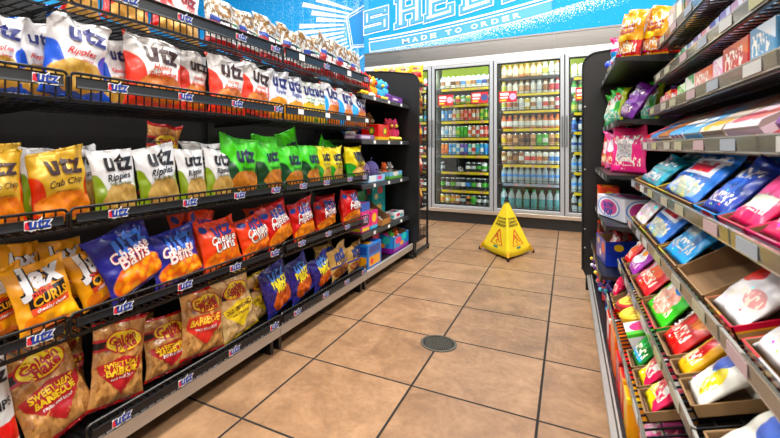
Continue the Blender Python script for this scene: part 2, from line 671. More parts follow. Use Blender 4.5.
K['yellow'] = dict(
    m=art('yellow chip bag print', '#e6d418', [('ell', 0.0, 0.22, 0.28, 0.30, '#2a9a2a'), ('chips', 0.6, 0.23, 0.46, 0.18, '#e0b868', '#b88838', 9)]),
    t=[('utz', .58, .73, .62, '#1a2030', dict(bold=.05)), ('Salt & Vinegar', .55, .52, .56, '#3a3a14', dict(sh=.3)), ('Chips', .55, .43, .3, '#3a3a14', dict(sh=.3))],
    d='yellow chip bag with green lower corner', name='potato_chip_bag')
K['jax'] = dict(
    m=art('cheese curl bag print', '#f0ac14', [('ell', 0.2, 0.14, 0.14, 0.10, '#e88818'), ('ell', 0.82, 0.12, 0.16, 0.12, '#f4c838'), ('ell', 0.5, 0.03, 0.3, 0.07, '#e88818')]),
    s=[([(.16, .62), (.50, .56), (.86, .62), (.86, .36), (.22, .32)], '#1e1418', .0006), ([(.22, .34), (.90, .40), (.90, .30), (.22, .24)], '#e0481c', .0009)],
    t=[('Jax', .50, .74, .78, '#e8e6e8', dict(bold=.045, sp=1.1, sh=.1, ol='#1e1418', olw=.04, rot=4)), ('puffed', .44, .545, .36, '#d83a1c', dict(rot=6, bold=.03)), ('CURLS', .56, .45, .60, '#f0a818', dict(bold=.03, rot=5)), ('cheddar cheese', .56, .32, .52, '#f6ece0', dict(rot=5, sh=.2))],
    d='yellow puffed cheese curl bag', name='cheese_curl_bag')
K['balls'] = dict(
    m=art('cheese ball bag print', '#2c2c8c', [('balls', .54, .20, .48, .26, '#ffb030', '#e06c00', 9), ('half', 0, -1, -0.06, '#2c2470')]),
    t=[('utz', .60, .76, .58, '#3470d8', dict(bold=.035, ol='#141848', olw=.03)), ('Cheese', .52, .60, .66, '#f0e2dc', dict(bold=.022, sp=1.12, ol='#c83418', olw=.035, arch=.1)), ('Balls', .54, .49, .50, '#f0e2dc', dict(bold=.022, sp=1.12, ol='#c83418', olw=.035, arch=.1))],
    d='indigo cheese ball bag with orange window', name='cheese_ball_bag', lump=(.09, .42, 9, .012))
K['curls'] = dict(
    m=art('orange cheese curl bag print', '#e6521a', [('ell', 0.16, 0.86, 0.10, 0.07, '#2a3c90'), ('balls', .52, .17, .50, .24, '#f09020', '#d86a10', 8)]),
    t=[('utz', .55, .78, .46, '#2a2c80', dict(bold=.035)), ('Cheese', .54, .57, .66, '#f4e6e0', dict(bold=.022, sp=1.12, ol='#38140c', olw=.035, arch=.12)), ('Curls', .54, .43, .56, '#f4e6e0', dict(bold=.022, sp=1.12, ol='#38140c', olw=.035, arch=.12))],
    d='orange cheese curl bag with white lettering', name='cheese_curl_bag', lump=(.06, .38, 7, .010))
K['popcorn'] = dict(
    m=art('red popcorn bag print', '#c41c1c', [('ell', 0.12, 0.82, 0.10, 0.07, '#2a4aa0'), ('balls', .52, .17, .50, .24, '#f2a028', '#e07c14', 13)]),
    t=[('utz', .58, .79, .50, '#223a9a', dict(bold=.035, ol='#e8dcdc', olw=.025)), ('Cheese', .54, .60, .62, '#f2e6e4', dict(bold=.02, sp=1.12, ol='#5a0c10', olw=.03, arch=.1)), ('Popcorn', .54, .48, .66, '#f2e6e4', dict(bold=.02, sp=1.12, ol='#5a0c10', olw=.03, arch=.1))],
    d='red cheese popcorn bag with orange window', name='popcorn_bag', lump=(.06, .40, 12, .008))
_rind = [('chips', 0.5, 0.5, 1.2, 1.2, '#ecb878', '#7c401a', 11)]
K['rinds'] = dict(
    m=art('barbecue pork rind bag print', '#a8703c', _rind + [('rect', 0, .955, 1, 1, '#b01820'), ('rect', 0, 0, 1, .05, '#b01820')], rough=0.16, coat=0.8),
    s=[([(.06, .50), (.50, .56), (.94, .50), (.90, .40), (.50, .12), (.10, .40)], '#b41820', .0006), ([(0.0, .66), (.3, .66), (.3, .80), (0.0, .80)], '#c02028', .0005), ([(0.0, .69), (.3, .69), (.3, .77), (0.0, .77)], '#1c1414', .0009),
       (oval(.52, .735, .36, .14), '#b41820', .0012), (oval(.52, .735, .33, .125), '#f2d020', .0016)],
    t=[('Golden', .50, .765, .50, '#b01820', dict(bold=.04, rot=7, k=1)), ('Flake', .55, .69, .40, '#b01820', dict(bold=.04, rot=7)), ('SWEET HEAT', .50, .475, .66, '#f2c820', dict(bold=.03)), ('BARBECUE', .50, .40, .58, '#f2c820', dict(bold=.04)), ('FRIED PORK SKINS', .50, .325, .44, '#f0e4e0', dict())],
    d='clear pork rind bag with red barbecue panel', name='pork_rind_bag', lump=(.06, .92, 8, .022))
K['rinds_old'] = dict(
    m=art('plain pork rind bag print', '#c8a070', [('chips', 0.5, 0.5, 1.2, 1.2, '#f4d8a8', '#a8763c', 11), ('rect', 0, .955, 1, 1, '#c8a820'), ('rect', 0, 0, 1, .05, '#c8a820')], rough=0.16, coat=0.8),
    s=[([(.06, .50), (.50, .56), (.94, .50), (.90, .40), (.50, .14), (.10, .40)], '#e8c41c', .0006), ([(0.0, .66), (.3, .66), (.3, .74), (0.0, .74)], '#1c1414', .0009),
       (oval(.52, .735, .36, .14), '#b41820', .0012), (oval(.52, .735, .33, .125), '#f2d020', .0016)],
    t=[('Golden', .50, .765, .50, '#b01820', dict(bold=.04, rot=7)), ('Flake', .55, .69, .40, '#b01820', dict(bold=.04, rot=7)), ('OLD FASHIONED', .50, .455, .74, '#5a2a14', dict(bold=.03)), ('FRIED PORK SKINS', .50, .36, .46, '#5a2a14', dict())],
    d='clear pork rind bag with yellow panel', name='pork_rind_bag', lump=(.06, .92, 8, .022))
K['rinds_bbq'] = dict(
    m=art('red panel pork rind bag print', '#a06034', _rind + [('rect', 0, .955, 1, 1, '#c02020'), ('rect', 0, 0, 1, .05, '#c02020')], rough=0.16, coat=0.8),
    s=[([(.10, .60), (.90, .60), (.92, .42), (.50, .16), (.08, .42)], '#d42a1c', .0006),
       (oval(.52, .77, .36, .14), '#b41820', .0012), (oval(.52, .77, .33, .125), '#f2d020', .0016)],
    t=[('Golden', .50, .80, .50, '#b01820', dict(bold=.04, rot=7)), ('Flake', .55, .725, .40, '#b01820', dict(bold=.04, rot=7)), ('BARBECUE', .50, .52, .70, '#f0c030', dict(bold=.04)), ('FRIED PORK SKINS', .50, .40, .5, '#f0e4e0', dict())],
    d='clear pork rind bag with bright red panel', name='pork_rind_bag', lump=(.06, .92, 8, .022))
K['mix'] = dict(
    m=art('party mix bag print', '#2a2474', [('dots', 16, 0.28, '#4a3c98'), ('chips', 0.60, 0.25, 0.42, 0.24, '#e07828', '#a8401c', 9), ('rect', 0, 0, 1, .06, '#2848a8')]),
    t=[('utz', .55, .80, .50, '#4a88e0', dict(bold=.035, ol='#141440', olw=.03)), ('PARTY', .56, .62, .60, '#f0dc20', dict(bold=.05)), ('MIX', .58, .50, .40, '#f0dc20', dict(bold=.05))],
    d='purple snack mix bag with yellow lettering', name='snack_mix_bag', lump=(.04, .36, 9, .006))
K['tan'] = dict(
    m=art('tan pretzel bag print', '#c8a468', [('rect', 0, .40, 1, .46, '#20408c'), ('chips', 0.5, 0.23, 0.44, 0.17, '#a86434', '#70401c', 10), ('rect', 0, 0, 1, .04, '#20408c')]),
    t=[('utz', .52, .74, .56, '#20408c', dict(bold=.06)), ('Pretzels', .52, .56, .6, '#3a2414', dict(sh=.3, bold=.02))],
    d='tan pretzel bag with blue band', name='pretzel_bag', lump=(.04, .34, 10, .005))
K['pretzel'] = dict(
    m=art('white pretzel bag print', '#bcbab6', [('rect', 0, 0, 1, .17, '#98101a'), ('ell', .42, .76, .22, .13, '#8c6414'), ('ell', .42, .76, .13, .07, '#c8c4bc'), ('ell', .78, .88, .16, .09, '#94701c'), ('ell', .78, .88, .08, .04, '#c8c4bc'), ('ell', .14, .90, .13, .08, '#8c6414'), ('ell', .82, .66, .13, .05, '#a87c20'), ('rect', .0, .30, 1, .50, '#98101a'), ('rect', .06, .50, .30, .60, '#163c8c'), ('rect', .62, .50, .80, .58, '#1c6c2e'), ('rect', .30, .50, .62, .58, '#1e1a1c'), ('rect', .80, .50, 1, .56, '#1e1a1c'), ('scrawl', 0, .60, 1, .98, '#6a5020', 20), ('scrawl', 0, .20, 1, .29, '#2a2426', 26)]),
    t=[('SPLIT', .52, .445, .46, '#e8e2de', dict(bold=.05)), ('PRETZELS', .52, .36, .6, '#e8e2de', dict(bold=.03))],
    d='white pretzel bag with gold rings and red band', name='pretzel_bag')
K['redchip'] = dict(
    m=art('red chip bag print', '#d01c28', [('ell', .75, .75, .42, .40, '#ece6e0'), ('chips', .56, .16, .46, .34, '#ecc47c', '#c8944c', 5)]),
    t=[('utz', .70, .76, .36, '#8a1420', dict(bold=.05)), ('Chips', .70, .60, .30, '#c81c24', dict(sh=.3))],
    d='red and white chip bag with pictured chips', name='potato_chip_bag')
K['whiteblue'] = dict(
    m=art('pale chip bag print', '#e4e6ec', [('rect', 0, 0, 1, .17, '#e0a020'), ('chips', 0.5, 0.25, 0.54, 0.20, '#f0b428', '#d08a18', 9)]),
    t=[('utz', .52, .77, .72, NAVY, dict(bold=.034)), ('Ripples', .52, .56, .56, '#3a3c8c', dict(sh=.3, bold=.02))],
    d='white chip bag with gold chips at bottom', name='potato_chip_bag')
K['whitegreen'] = dict(
    m=art('sour cream chip bag print', '#e6e8e2', [('rect', 0, 0, 1, .17, '#d8b830'), ('ell', 1.0, 0.2, 0.24, 0.3, '#2c9a3c'), ('chips', 0.45, 0.27, 0.54, 0.22, '#f0d050', '#d8b030', 9)]),
    t=[('utz', .52, .77, .70, NAVY, dict(bold=.034)), ('Sour Cream', .52, .57, .6, '#2c7a3c', dict(sh=.3)), ('& Onion', .52, .49, .4, '#2c7a3c', dict(sh=.3))],
    d='white chip bag with green and yellow base', name='potato_chip_bag')
K['whitesky'] = dict(
    m=art('cheddar chip bag print', '#e8e8ea', [('rect', 0, 0, 1, .17, '#d87820'), ('ell', 0.0, 0.3, 0.28, 0.4, '#2aa0e0'), ('half', -1, 1, 0.88, '#d83020'), ('chips', 0.62, 0.27, 0.46, 0.22, '#f0982c', '#d0701c', 9)]),
    t=[('utz', .56, .76, .66, NAVY, dict(bold=.034)), ('Cheddar', .58, .54, .5, '#d03020', dict(sh=.3))],
    d='white chip bag with sky blue side', name='potato_chip_bag')
K['carolina'] = dict(
    m=art('white and red chip bag print', '#dcdcdc', [('rect', 0, .22, 1, .40, '#d42a20'), ('rect', 0, .06, 1, .22, '#e8e8e6')]),
    t=[('utz', .6, .78, .6, '#1c1a20', dict(bold=.034)), ('CHIPS', .6, .55, .6, '#1c1a20', dict(bold=.03)), ('SOUTH CAROLINA', .55, .145, .8, '#1c1a20', dict(bold=.04))],
    d='white chip bag with red band', name='potato_chip_bag')

# ------------------------------------------------------------------ the chip gondola (left)
XF = -1.157          # front rods of the baskets
XB = -1.60           # pegboard
Y_BAY = [-0.293, 0.621, 1.535, 2.449, 3.360]
# basket: bottom rods, channel bottom, channel top, top rod
SH = {1: (1.322, 1.358, 1.396, 1.402), 2: (1.066, 1.097, 1.129, 1.138), 3: (0.727, 0.743, 0.767, 0.781), 4: (0.445, 0.467, 0.489, 0.504), 5: (0.118, 0.134, 0.160, 0.176)}
SHELF_PHRASE = {1: 'top shelf', 2: 'second shelf down', 3: 'third shelf down', 4: 'fourth shelf down', 5: 'bottom shelf'}

pegm = bpy.data.materials.new('black_pegboard')
pegm.use_nodes = True
N = NT(pegm)
tc = N.n('ShaderNodeTexCoord')
sp = N.n('ShaderNodeSeparateXYZ')
N.put(sp.inputs[0], tc.outputs['Object'])
qa = N.m('SUBTRACT', N.m('FRACT', N.m('MULTIPLY', sp.outputs[1], 39.4)), 0.5)
qb = N.m('SUBTRACT', N.m('FRACT', N.m('MULTIPLY', sp.outputs[2], 39.4)), 0.5)
rr = N.m('ADD', N.m('MULTIPLY', qa, qa), N.m('MULTIPLY', qb, qb))
N.put(pegm.node_tree.nodes['Principled BSDF'].inputs['Base Color'], N.mix(N.rng(rr, 0.03, 0.05), lin('#010101'), lin('#0d0c0e')))
pegm.node_tree.nodes['Principled BSDF'].inputs['Roughness'].default_value = 0.55


def basket(parent, y0, y1, z, xf, depth, full=True):
    zb, c0, c1, zt = z
    b = MB()
    r = 0.0026
    g = 0.004
    a0, a1 = y0 + g, y1 - g
    R = 0.012
    # front hoop with rounded corners
    hoop = []
    for (cy, cz, t0) in ((a1 - R, zt - R, 0), (a0 + R, zt - R, 90), (a0 + R, zb + R, 180), (a1 - R, zb + R, 270)):
        for k in range(4):
            t = radians(t0 + 30 * k)
            hoop.append((xf, cy + R * cos(t), cz + R * sin(t)))
    b.tube(hoop, r * 1.5, 6, closed=True)
    n = int((a1 - a0) / 0.026)
    for i in range(1, n):
        y = a0 + (a1 - a0) * i / n
        b.box(xf - r, y - r * .6, zb, xf + r * .4, y + r * .6, zt)
        b.box(xf - depth, y - r * .6, zb - r, xf, y + r * .6, zb + r * .4)
    for k in range(6):
        x = xf - depth * k / 5
        b.box(x - r, a0, zb - 2.4 * r, x + r, a1, zb - r)
    for y in (a0, a1):
        b.tube([(xf, y, zb), (xf - depth, y, zb)], r, 5)
        # slotted bracket under the basket
        b.prism([(xf - depth, zb - .028), (xf - .06, zb - .012), (xf - .06, zb - .006), (xf - depth, zb - .006)], y - .0015, y + .0015, 'y')
    sh = b.build('basket_shelf', WIRE, parent)
    c = MB()
    x0 = xf + 0.003
    c.prism([(x0, c0), (x0 + .007, c0 + .001), (x0 + .0055, c0 + .006), (x0 + .003, c1 - .005), (x0 + .006, c1 - .001), (x0, c1)], a0 + .012, a1 - .012, 'y')
    c.build('price_channel', CHANNEL, sh)
    return sh


def shelf_label(parent, y, z0, z1, xf):
    """Sticker of blue lettering with a white halo and a small red mark, stuck on the price channel."""
    m = MB()
    T = Matrix.Rotation(pi / 2, 4, 'Z') @ Matrix.Rotation(pi / 2, 4, 'X')
    zc = (z0 + z1) / 2
    flat_text(m, 'utz', 0, .058, Matrix.Translation((xf + .0102, y + .006, zc)) @ T, bold=.11, shear=.1, space=1.1)
    m.box(xf + .0094, y - .028, zc - .0125, xf + .0102, y - .013, zc + .010, 0)
    m.box(xf + .0094, y - .020, zc - .0125, xf + .0102, y + .030, zc - .008, 0)
    flat_text(m, 'utz', 1, .049, Matrix.Translation((xf + .0110, y + .006, zc + .001)) @ T, bold=.035, shear=.1, space=1.1)
    m.add([(-.007, -.009, 0), (.003, -.011, 0), (.003, -.004, 0), (-.001, .004, 0), (.003, .008, 0), (-.006, .007, 0)], [(0, 1, 2, 3, 4, 5)], 2, Matrix.Translation((xf + .0110, y - .021, zc)) @ T)
    return m.build('shelf_label', [WHITE, UBLUE, mat('logo_red', '#d8283c', 0.4)], parent)


def blank_label(parent, y, z0, z1, xf, w=.045):
    m = MB()
    m.box(xf + .0095, y - w / 2, z0 + .004, xf + .0105, y + w / 2, z1 - .004)
    return m.build('price_tag', WHITE, parent)


BAYL = ['black chip gondola bay nearest the camera with wire baskets', 'black chip gondola bay full of utz snack bags, second along', 'black chip gondola bay of wire baskets beside the toy shelves', 'black gondola bay of toy shelves with rounded end panel']
bays = []
for i in range(4):
    y0, y1 = Y_BAY[i], Y_BAY[i + 1]
    t = thing('gondola_bay', BAYL[i], 'shelving', (0, 0, 0), group=None)
    bays.append(t)
    b = MB()
    b.box(XB - .03, y0 + .001, .10, XB - .012, y1 - .001, 1.44)
    b.build('back_panel', pegm, t)
    b = MB()
    b.box(XB - .04, y0, 0, XB + .004, y0 + .03, 1.45)
    b.build('upright', BLACK, t)
    b = MB()
    b.box(XB - .04, y1 - .03, 0, XB + .004, y1 - .0005, 1.45)
    b.build('upright', BLACK, t)
    b = MB()
    b.box(XB, y0 + .002, .092, XF - .014, y1 - .002, .112)
    b.build('base_deck', BLACK, t)
    b = MB()
    b.prism([(-1.178, .078), (-1.170, .078), (-1.168, .122), (-1.178, .126), (-1.184, .126), (-1.182, .09)], y0 + .002, y1 - .002, 'y')
    k = b.build('kick_rail', STEEL, t)
    b = MB()
    b.box(-1.45, y0 + .05, 0, -1.43, y1 - .05, .092)
    b.build('kick_plate', BLACK, t)
    for ys in (y0 + .02, y1 - .04):
        b = MB()
        b.box(XB, ys, 0, XF - .04, ys + .02, .09)
        b.build('base_foot', BLACK, t)
    if i < 3:
        for s in SH:
            sh = basket(t, y0 if not (s == 5 and i == 1) else y0 + .05, y1, SH[s], XF if s < 5 else -1.172, .42)
            n = 4
            for q in range(n):
                yy = y0 + .14 + (y1 - y0 - .2) * q / (n - 1) + rnd.uniform(-.02, .02)
                if i == 2 and s in (1, 2):
                    if q in (0, 2):
                        blank_label(sh, yy, SH[s][1], SH[s][2], XF)
                    elif s == 1:
                        shelf_label(sh, yy, SH[s][1], SH[s][2], XF)
                    else:
                        blank_label(sh, yy, SH[s][1], SH[s][2], XF)
                else:
                    shelf_label(sh, yy, SH[s][1], SH[s][2], XF if s < 5 else -1.172)

# toy bay shelves and end panel
TOY = {1: 1.300, 2: 0.995, 3: 0.692, 4: 0.362}
t = bays[3]
y0, y1 = Y_BAY[3], Y_BAY[4]
for s, z in TOY.items():
    b = MB()
    b.box(XB, y0 + .004, z - .02, -1.215, y1 - .004, z)
    for ys in (y0 + .01, y1 - .014):
        b.prism([(XB, z - .07), (-1.3, z - .022), (XB, z - .022)], ys, ys + .004, 'y')
    sh = b.build('shelf', BLACK, t)
    c = MB()
    c.prism([(-1.214, z - .03), (-1.202, z - .032), (-1.206, z - .004), (-1.214, z)], y0 + .004, y1 - .004, 'y')
    c.build('price_channel', mat('grey_price_rail', '#3c3f42', 0.3, metal=0.4), sh)
    for q in range(3):
        blank_label(sh, y0 + .2 + .26 * q, z - .032, z - .002, -1.213, .035)
prof = [(-1.62, 0.03), (-1.62, 1.62), (-1.40, 1.600)]
for k in range(9):
    a = radians(88 - 88 * k / 8)
    prof.append((-1.205 + .085 * cos(a), 1.485 + .085 * sin(a)))
prof += [(-1.12, .16), (-1.16, .12), (-1.16, .03)]
b = MB()
b.prism(prof, y1 + .001, y1 + .028, 'y')
ep = b.build('end_panel', BLACK, t)
b = MB()
b.tube([(p[0], y1 - .001, p[1]) for p in prof[1:13]], .006, 6)
b.build('panel_edging', RUBBER, ep)
b = MB()
b.lathe([(.016, 0), (.02, .004), (.02, .03), (.008, .034), (.008, .06)], 12, (-1.175, y1 - .02, 0))
b.build('levelling_foot', RUBBER, t)

# ---- bags on the chip shelves: (kind, left column, right column, top row, options)
def B(kind, u0, u1, vt, **o):
    return (kind, u0, u1, vt, o)


ROWS = {
    1: [B('redchip', 66, 104, -30, lean=6), B('redchip', 104, 158, -26, roll=-4), B('redchip', 152, 208, -14, roll=-6), B('pretzel', 206, 250, 2, roll=-5), B('pretzel', 238, 268, 14, roll=-8), B('pretzel', 258, 290, 20, roll=-6),
        B('pretzel', 281, 310, 28, roll=-4), B('pretzel', 304, 326, 36, roll=5), B('pretzel', 318, 346, 36, roll=-10), B('pretzel', 336, 358, 45, roll=-7), B('pretzel', 350, 366, 52, roll=-5)],
    2: [B('ripples', -30, 29, 11, roll=-3), B('ripples', 26, 56, 22, dx=.07), B('ripples', 50, 110, 14, roll=-7, dx=.0, yaw=-8), B('ripples', 106, 136, 40, dx=.05), B('honey', 130, 187, 36, roll=-2, yaw=-6), B('honey', 183, 213, 50, roll=-5, dx=.05),
        B('honey', 214, 250, 47, roll=-3, yaw=-5), B('honey', 246, 276, 57, roll=-7), B('whiteblue', 273, 294, 71, roll=-4), B('whiteblue', 290, 309, 76), B('whitegreen', 306, 321, 82, roll=-3), B('whitegreen', 317, 331, 84), B('whitesky', 326, 344, 84, roll=-5), B('whitesky', 341, 359, 90), B('whitesky', 354, 371, 97, roll=-6)],
    3: [B('crab', -34, 30, 151, roll=3), B('crab', 32, 96, 150, roll=4, slope=.06, yaw=5), B('dill', 96, 144, 150, roll=3), B('dill', 141, 185, 146, roll=4, slope=.05), B('dill', 183, 212, 150, roll=3), B('dill', 210, 239, 150, roll=-3),
        B('green', 226, 263, 138, roll=-4, yaw=-4), B('green', 260, 287, 141, roll=3), B('green', 282, 308, 146), B('green', 304, 325, 146, roll=-2), B('yellow', 322, 336, 147), B('yellow', 333, 347, 148), B('yellow', 344, 371, 147, roll=1)],
    4: [B('jax', -14, 30, 272, dx=.06, roll=6), B('jax', 16, 82, 262, roll=8, lean=16), B('jax', 76, 132, 258, roll=16, lean=14, dx=.03), B('balls', 98, 170, 228, roll=19, lean=14), B('balls', 152, 210, 230, roll=6, lean=14),
        B('curls', 192, 220, 210, dx=.05, roll=-8), B('curls', 204, 246, 220, roll=6, lean=12), B('curls', 238, 280, 216, roll=10, lean=12), B('popcorn', 264, 299, 203, roll=14, lean=10), B('popcorn', 290, 322, 200, roll=8), B('popcorn', 316, 340, 206, roll=6, dx=.05), B('popcorn', 339, 367, 190, roll=-2)],
    5: [B('carolina', -40, 22, 354, roll=6), B('rinds', 18, 98, 340, roll=12, lean=22), B('rinds', 96, 154, 322, roll=-10, lean=10), B('rinds', 150, 198, 316, roll=-4, lean=14, dx=.02), B('rinds_bbq', 186, 232, 290, roll=-8, lean=10), B('rinds_old', 220, 264, 274, roll=6, lean=12),
        B('rinds_old', 252, 278, 272, roll=4, dx=.05), B('mix', 262, 300, 264, roll=12, lean=10), B('mix', 290, 318, 258, roll=12, lean=10), B('mix', 312, 338, 255, roll=12, lean=10), B('tan', 332, 352, 246, roll=8), B('tan', 346, 369, 244, roll=4)],
}
BACK = {
    1: [],
    2: [],
    3: [B('crab', -10, 24, 143), B('dill', 30, 60, 148), B('dill', 70, 105, 147), B('rinds', 150, 182, 126, roll=-14), B('dill', 190, 226, 143), B('green', 258, 282, 136), B('green', 276, 312, 130, roll=12), B('green', 318, 345, 138, roll=-20)],
    4: [B('jax', 8, 44, 243), B('jax', 44, 90, 240), B('curls', 176, 205, 212), B('curls', 250, 280, 206), B('popcorn', 320, 338, 197)],
    5: [B('rinds', 44, 90, 320), B('rinds', 128, 160, 314), B('rinds', 196, 226, 290), B('tan', 318, 338, 245)],
}
DEPTH = {1: .10, 2: .080, 3: .080, 4: .088, 5: .10}
from mathutils.bvhtree import BVHTree


def settle(objs, tries=5):
    """Bags pressed against each other give a little: squeeze the pairs that still cut into one another."""
    def tree(o):
        M = o.matrix_world
        return BVHTree.FromPolygons([M @ v.co for v in o.data.vertices], [tuple(f.vertices) for f in o.data.polygons])
    T = {o: tree(o) for o in objs}
    for _ in range(tries):
        hit = set()
        for i, a in enumerate(objs):
            for b in objs[i + 1:i + 5]:
                if T[a].overlap(T[b]):
                    hit |= {a, b}
        if not hit:
            return
        for o in hit:
            o.data.transform(Matrix.Diagonal((.985, .88, 1, 1)))
            T[o] = tree(o)


seed = 0
UPDN = {1: [], 2: [], 3: [], 4: [], 5: []}
for s in ROWS:
    for rowi, row in enumerate((ROWS[s], BACK[s])):
        for q, (k, u0, u1, vt, o) in enumerate(row):
            kd = K[k]
            seed += 1
            xm = XF - DEPTH[s] - o.get('dx', 0) - (.19 if rowi else 0)
            ya, yb = yat(u0, xm + .02), yat(u1, xm + .02)
            yc = (ya + yb) / 2
            zb = SH[s][0] + .003
            lean = radians(o.get('lean', 7))
            roll = radians(o.get('roll', 0))
            zt = zat(vt, xm - sin(lean) * .2, yc)
            hgt = (zt - zb) / cos(lean)
            wid = (yb - ya) * (1.0 if s == 1 else 1.06)
            hgt = (hgt - abs(sin(roll)) * wid * .45) / cos(roll)
            wid = min(max(wid, .115), .24)
            hgt = min(max(hgt, .17), .36)
            if s > 1:
                hgt = min(hgt, (SH[s - 1][0] - .010 - zb - abs(sin(roll)) * wid * .45) / cos(lean) / cos(roll))
            th = min(.10, wid * .46)
            me = bag_mesh(kd['name'], wid, hgt, th, seed, kd['m'], kd['t'], kd.get('s', ()), ear=rnd.uniform(.0, .05), slope=o.get('slope', rnd.uniform(-.04, .04)), flop=rnd.uniform(-.03, .05), lump=kd.get('lump'),
                          nu=34 if kd.get('lump') else 30, nv=44 if kd.get('lump') else 36)
            yc += sin(roll) * hgt * .5
            # lowest point of the rolled bag rests on the basket
            R = Matrix.Rotation(pi / 2 + radians(o.get('yaw', 0)), 4, 'Z') @ Matrix.Rotation(-lean, 4, 'X') @ Matrix.Rotation(-roll, 4, 'Y')
            lo = min((R @ v.co).z for v in me.vertices)
            ob = link(kd['name'], me)
            ob.matrix_world = Matrix.Translation((xm, yc, zb - lo)) @ R
            UPDN[s].append((yc, rowi, ob, kd, k))
    settle([e[2] for e in sorted(UPDN[s], key=lambda e: e[0])])
for s in UPDN:
    for rowi in (0, 1):
        mem = sorted([e for e in UPDN[s] if e[1] == rowi], key=lambda e: e[0])
        for q, e in enumerate(mem):
            same = [x for x in mem if x[4] == e[4]]
            i = same.index(e)
            place = ('back row, ' if rowi else '') + SHELF_PHRASE[s]
            if len(same) == 1:
                lab = f"{e[3]['d']}, {place} of chip aisle"
            else:
                lab = f"{e[3]['d']}, {ORD[i]} from left, {place}"
            tag(e[2], lab, 'snack bag', f"snack bags on the {SHELF_PHRASE[s]}")

# ------------------------------------------------------------------ toys in the far bay
def toy_pos(u, X=-1.30):
    return yat(u, X)


def carton(name, w, d, h, m, loc, rotz=0, tilt=0, label='', cat='box', group=None, text=None, mode=None, r=.003):
    """Closed printed box: w along the shelf, d deep, h high, front facing local -y."""
    b = MB()
    b.rbox(-w / 2, -d / 2, 0, w / 2, d / 2, h, r)
    mats = [m]
    if text:
        for (s, tx, tz, tw, c, bold) in text:
            mats.append(mat('print ' + c, c, .4))
            flat_text(b, s, len(mats) - 1, tw * w, Matrix.Translation((tx * w, -d / 2 - .0008, tz * h)) @ Matrix.Rotation(pi / 2, 4, 'X'), bold=bold)
    o = b.build(name, mats, uv='right', loc=loc)
    o.rotation_euler = (tilt, 0, rotz)
    if label:
        tag(o, label, cat, group)
    return o


def plush(name, body, accent, loc, sc, rotz, label, cat='toy', ears=True, group=None):
    """Soft toy sitting: rounded body, head with ears and muzzle, arms and feet."""
    MBo, MA = mat('plush ' + body, body, .9, bump=.5, bscale=220), mat('plush ' + accent, accent, .9, bump=.5, bscale=220)
    t = thing(name, label, cat, loc, (0, 0, rotz), group)
    b = MB()
    b.ball((0, 0, .042), .036, .03, .042)
    b.ball((-.034, -.012, .052), .013, .013, .026)
    b.ball((.034, -.012, .052), .013, .013, .026)
    bd = b.build('body', MBo, t, smooth=True)
    b = MB()
    b.ball((-.022, -.034, .013), .016, .024, .013)
    b.ball((.022, -.034, .013), .016, .024, .013)
    b.build('feet', MA, t, smooth=True)
    b = MB()
    b.ball((0, -.004, .105), .033, .031, .032)
    if ears:
        b.ball((-.026, 0, .134), .012, .008, .014)
        b.ball((.026, 0, .134), .012, .008, .014)
    hd = b.build('head', MBo, t, smooth=True)
    b = MB()
    b.ball((0, -.032, .097), .015, .011, .011)
    b.build('muzzle', MA, hd, smooth=True)
    b = MB()
    b.ball((-.012, -.031, .114), .0045)
    b.ball((.012, -.031, .114), .0045)
    b.build('eyes', RUBBER, hd, smooth=True)
    t.scale = (sc, sc, sc)
    return t


FACE = pi / 2
plush('plush_toy', '#d8241c', '#e8c020', (-1.30, 2.57, TOY[1] + .001), 1.3, FACE, 'red and yellow plush toy at left end of top toy shelf', group=None)
plush('plush_toy', '#cf2418', '#f0f0ea', (-1.30, 2.70, TOY[1] + .001), 1.2, FACE + .3, 'red plush toy with white paws, second on top toy shelf')
plush('plush_toy', '#e8a41c', '#d02a20', (-1.31, 2.82, TOY[1] + .001), 1.2, FACE, 'orange plush toy with red paws on top toy shelf')
plush('plush_toy', '#3aa8e0', '#e8d040', (-1.30, 2.94, TOY[1] + .001), 1.15, FACE - .2, 'light blue plush toy with yellow paws on top toy shelf')
plush('plush_toy', '#4ab4ea', '#6a3aa8', (-1.33, 3.12, TOY[1] + .052), .85, FACE, 'blue plush toy with purple paws sitting on purple box')
carton('toy_box', .26, .12, .05, art('purple toy box print', '#6a3c88', [('rect', .1, .2, .9, .8, '#8a58a8'), ('rect', .2, .35, .6, .6, '#e8dce8')], crinkle=0), (-1.29, 3.14, TOY[1] + .001), FACE, 0, 'flat purple box under the blue plush toy', 'toy box')
# shelf 2
carton('toy_box', .24, .12, .03, art('lilac toy box print', '#8a6a9c', [('rect', .1, .2, .7, .8, '#e0d4e4')], crinkle=0), (-1.29, 2.585, TOY[2] + .001), FACE, 0, 'flat lilac box on second toy shelf beside red box', 'toy box')
carton('toy_box', .20, .14, .115, art('red toy box print', '#d41c22', [('rect', 0, 0, 1, .2, '#f0c41c'), ('ell', .6, .58, .16, .26, '#2a8a3a'), ('ell', .6, .58, .1, .16, '#f0d838')], crinkle=0), (-1.30, 2.875, TOY[2] + .001), FACE, 0, 'red toy box with yellow base on second toy shelf', 'toy box')
plush('plush_toy', '#3a78c8', '#e8e0d0', (-1.40, 2.58, TOY[2] + .031), 1.15, FACE, 'blue plush toy standing behind the flat lilac box')
plush('plush_toy', '#7a4a2a', '#d8b080', (-1.44, 2.72, TOY[2] + .001), 1.55, FACE, 'brown plush toy behind left edge of red toy box')
plush('plush_toy', '#26438c', '#d82a28', (-1.45, 2.87, TOY[2] + .001), 1.6, FACE, 'dark blue plush toy behind red toy box')
plush('plush_toy', '#a8702c', '#f0d8a8', (-1.45, 3.03, TOY[2] + .001), 1.6, FACE, 'tan plush toy behind right edge of red toy box')
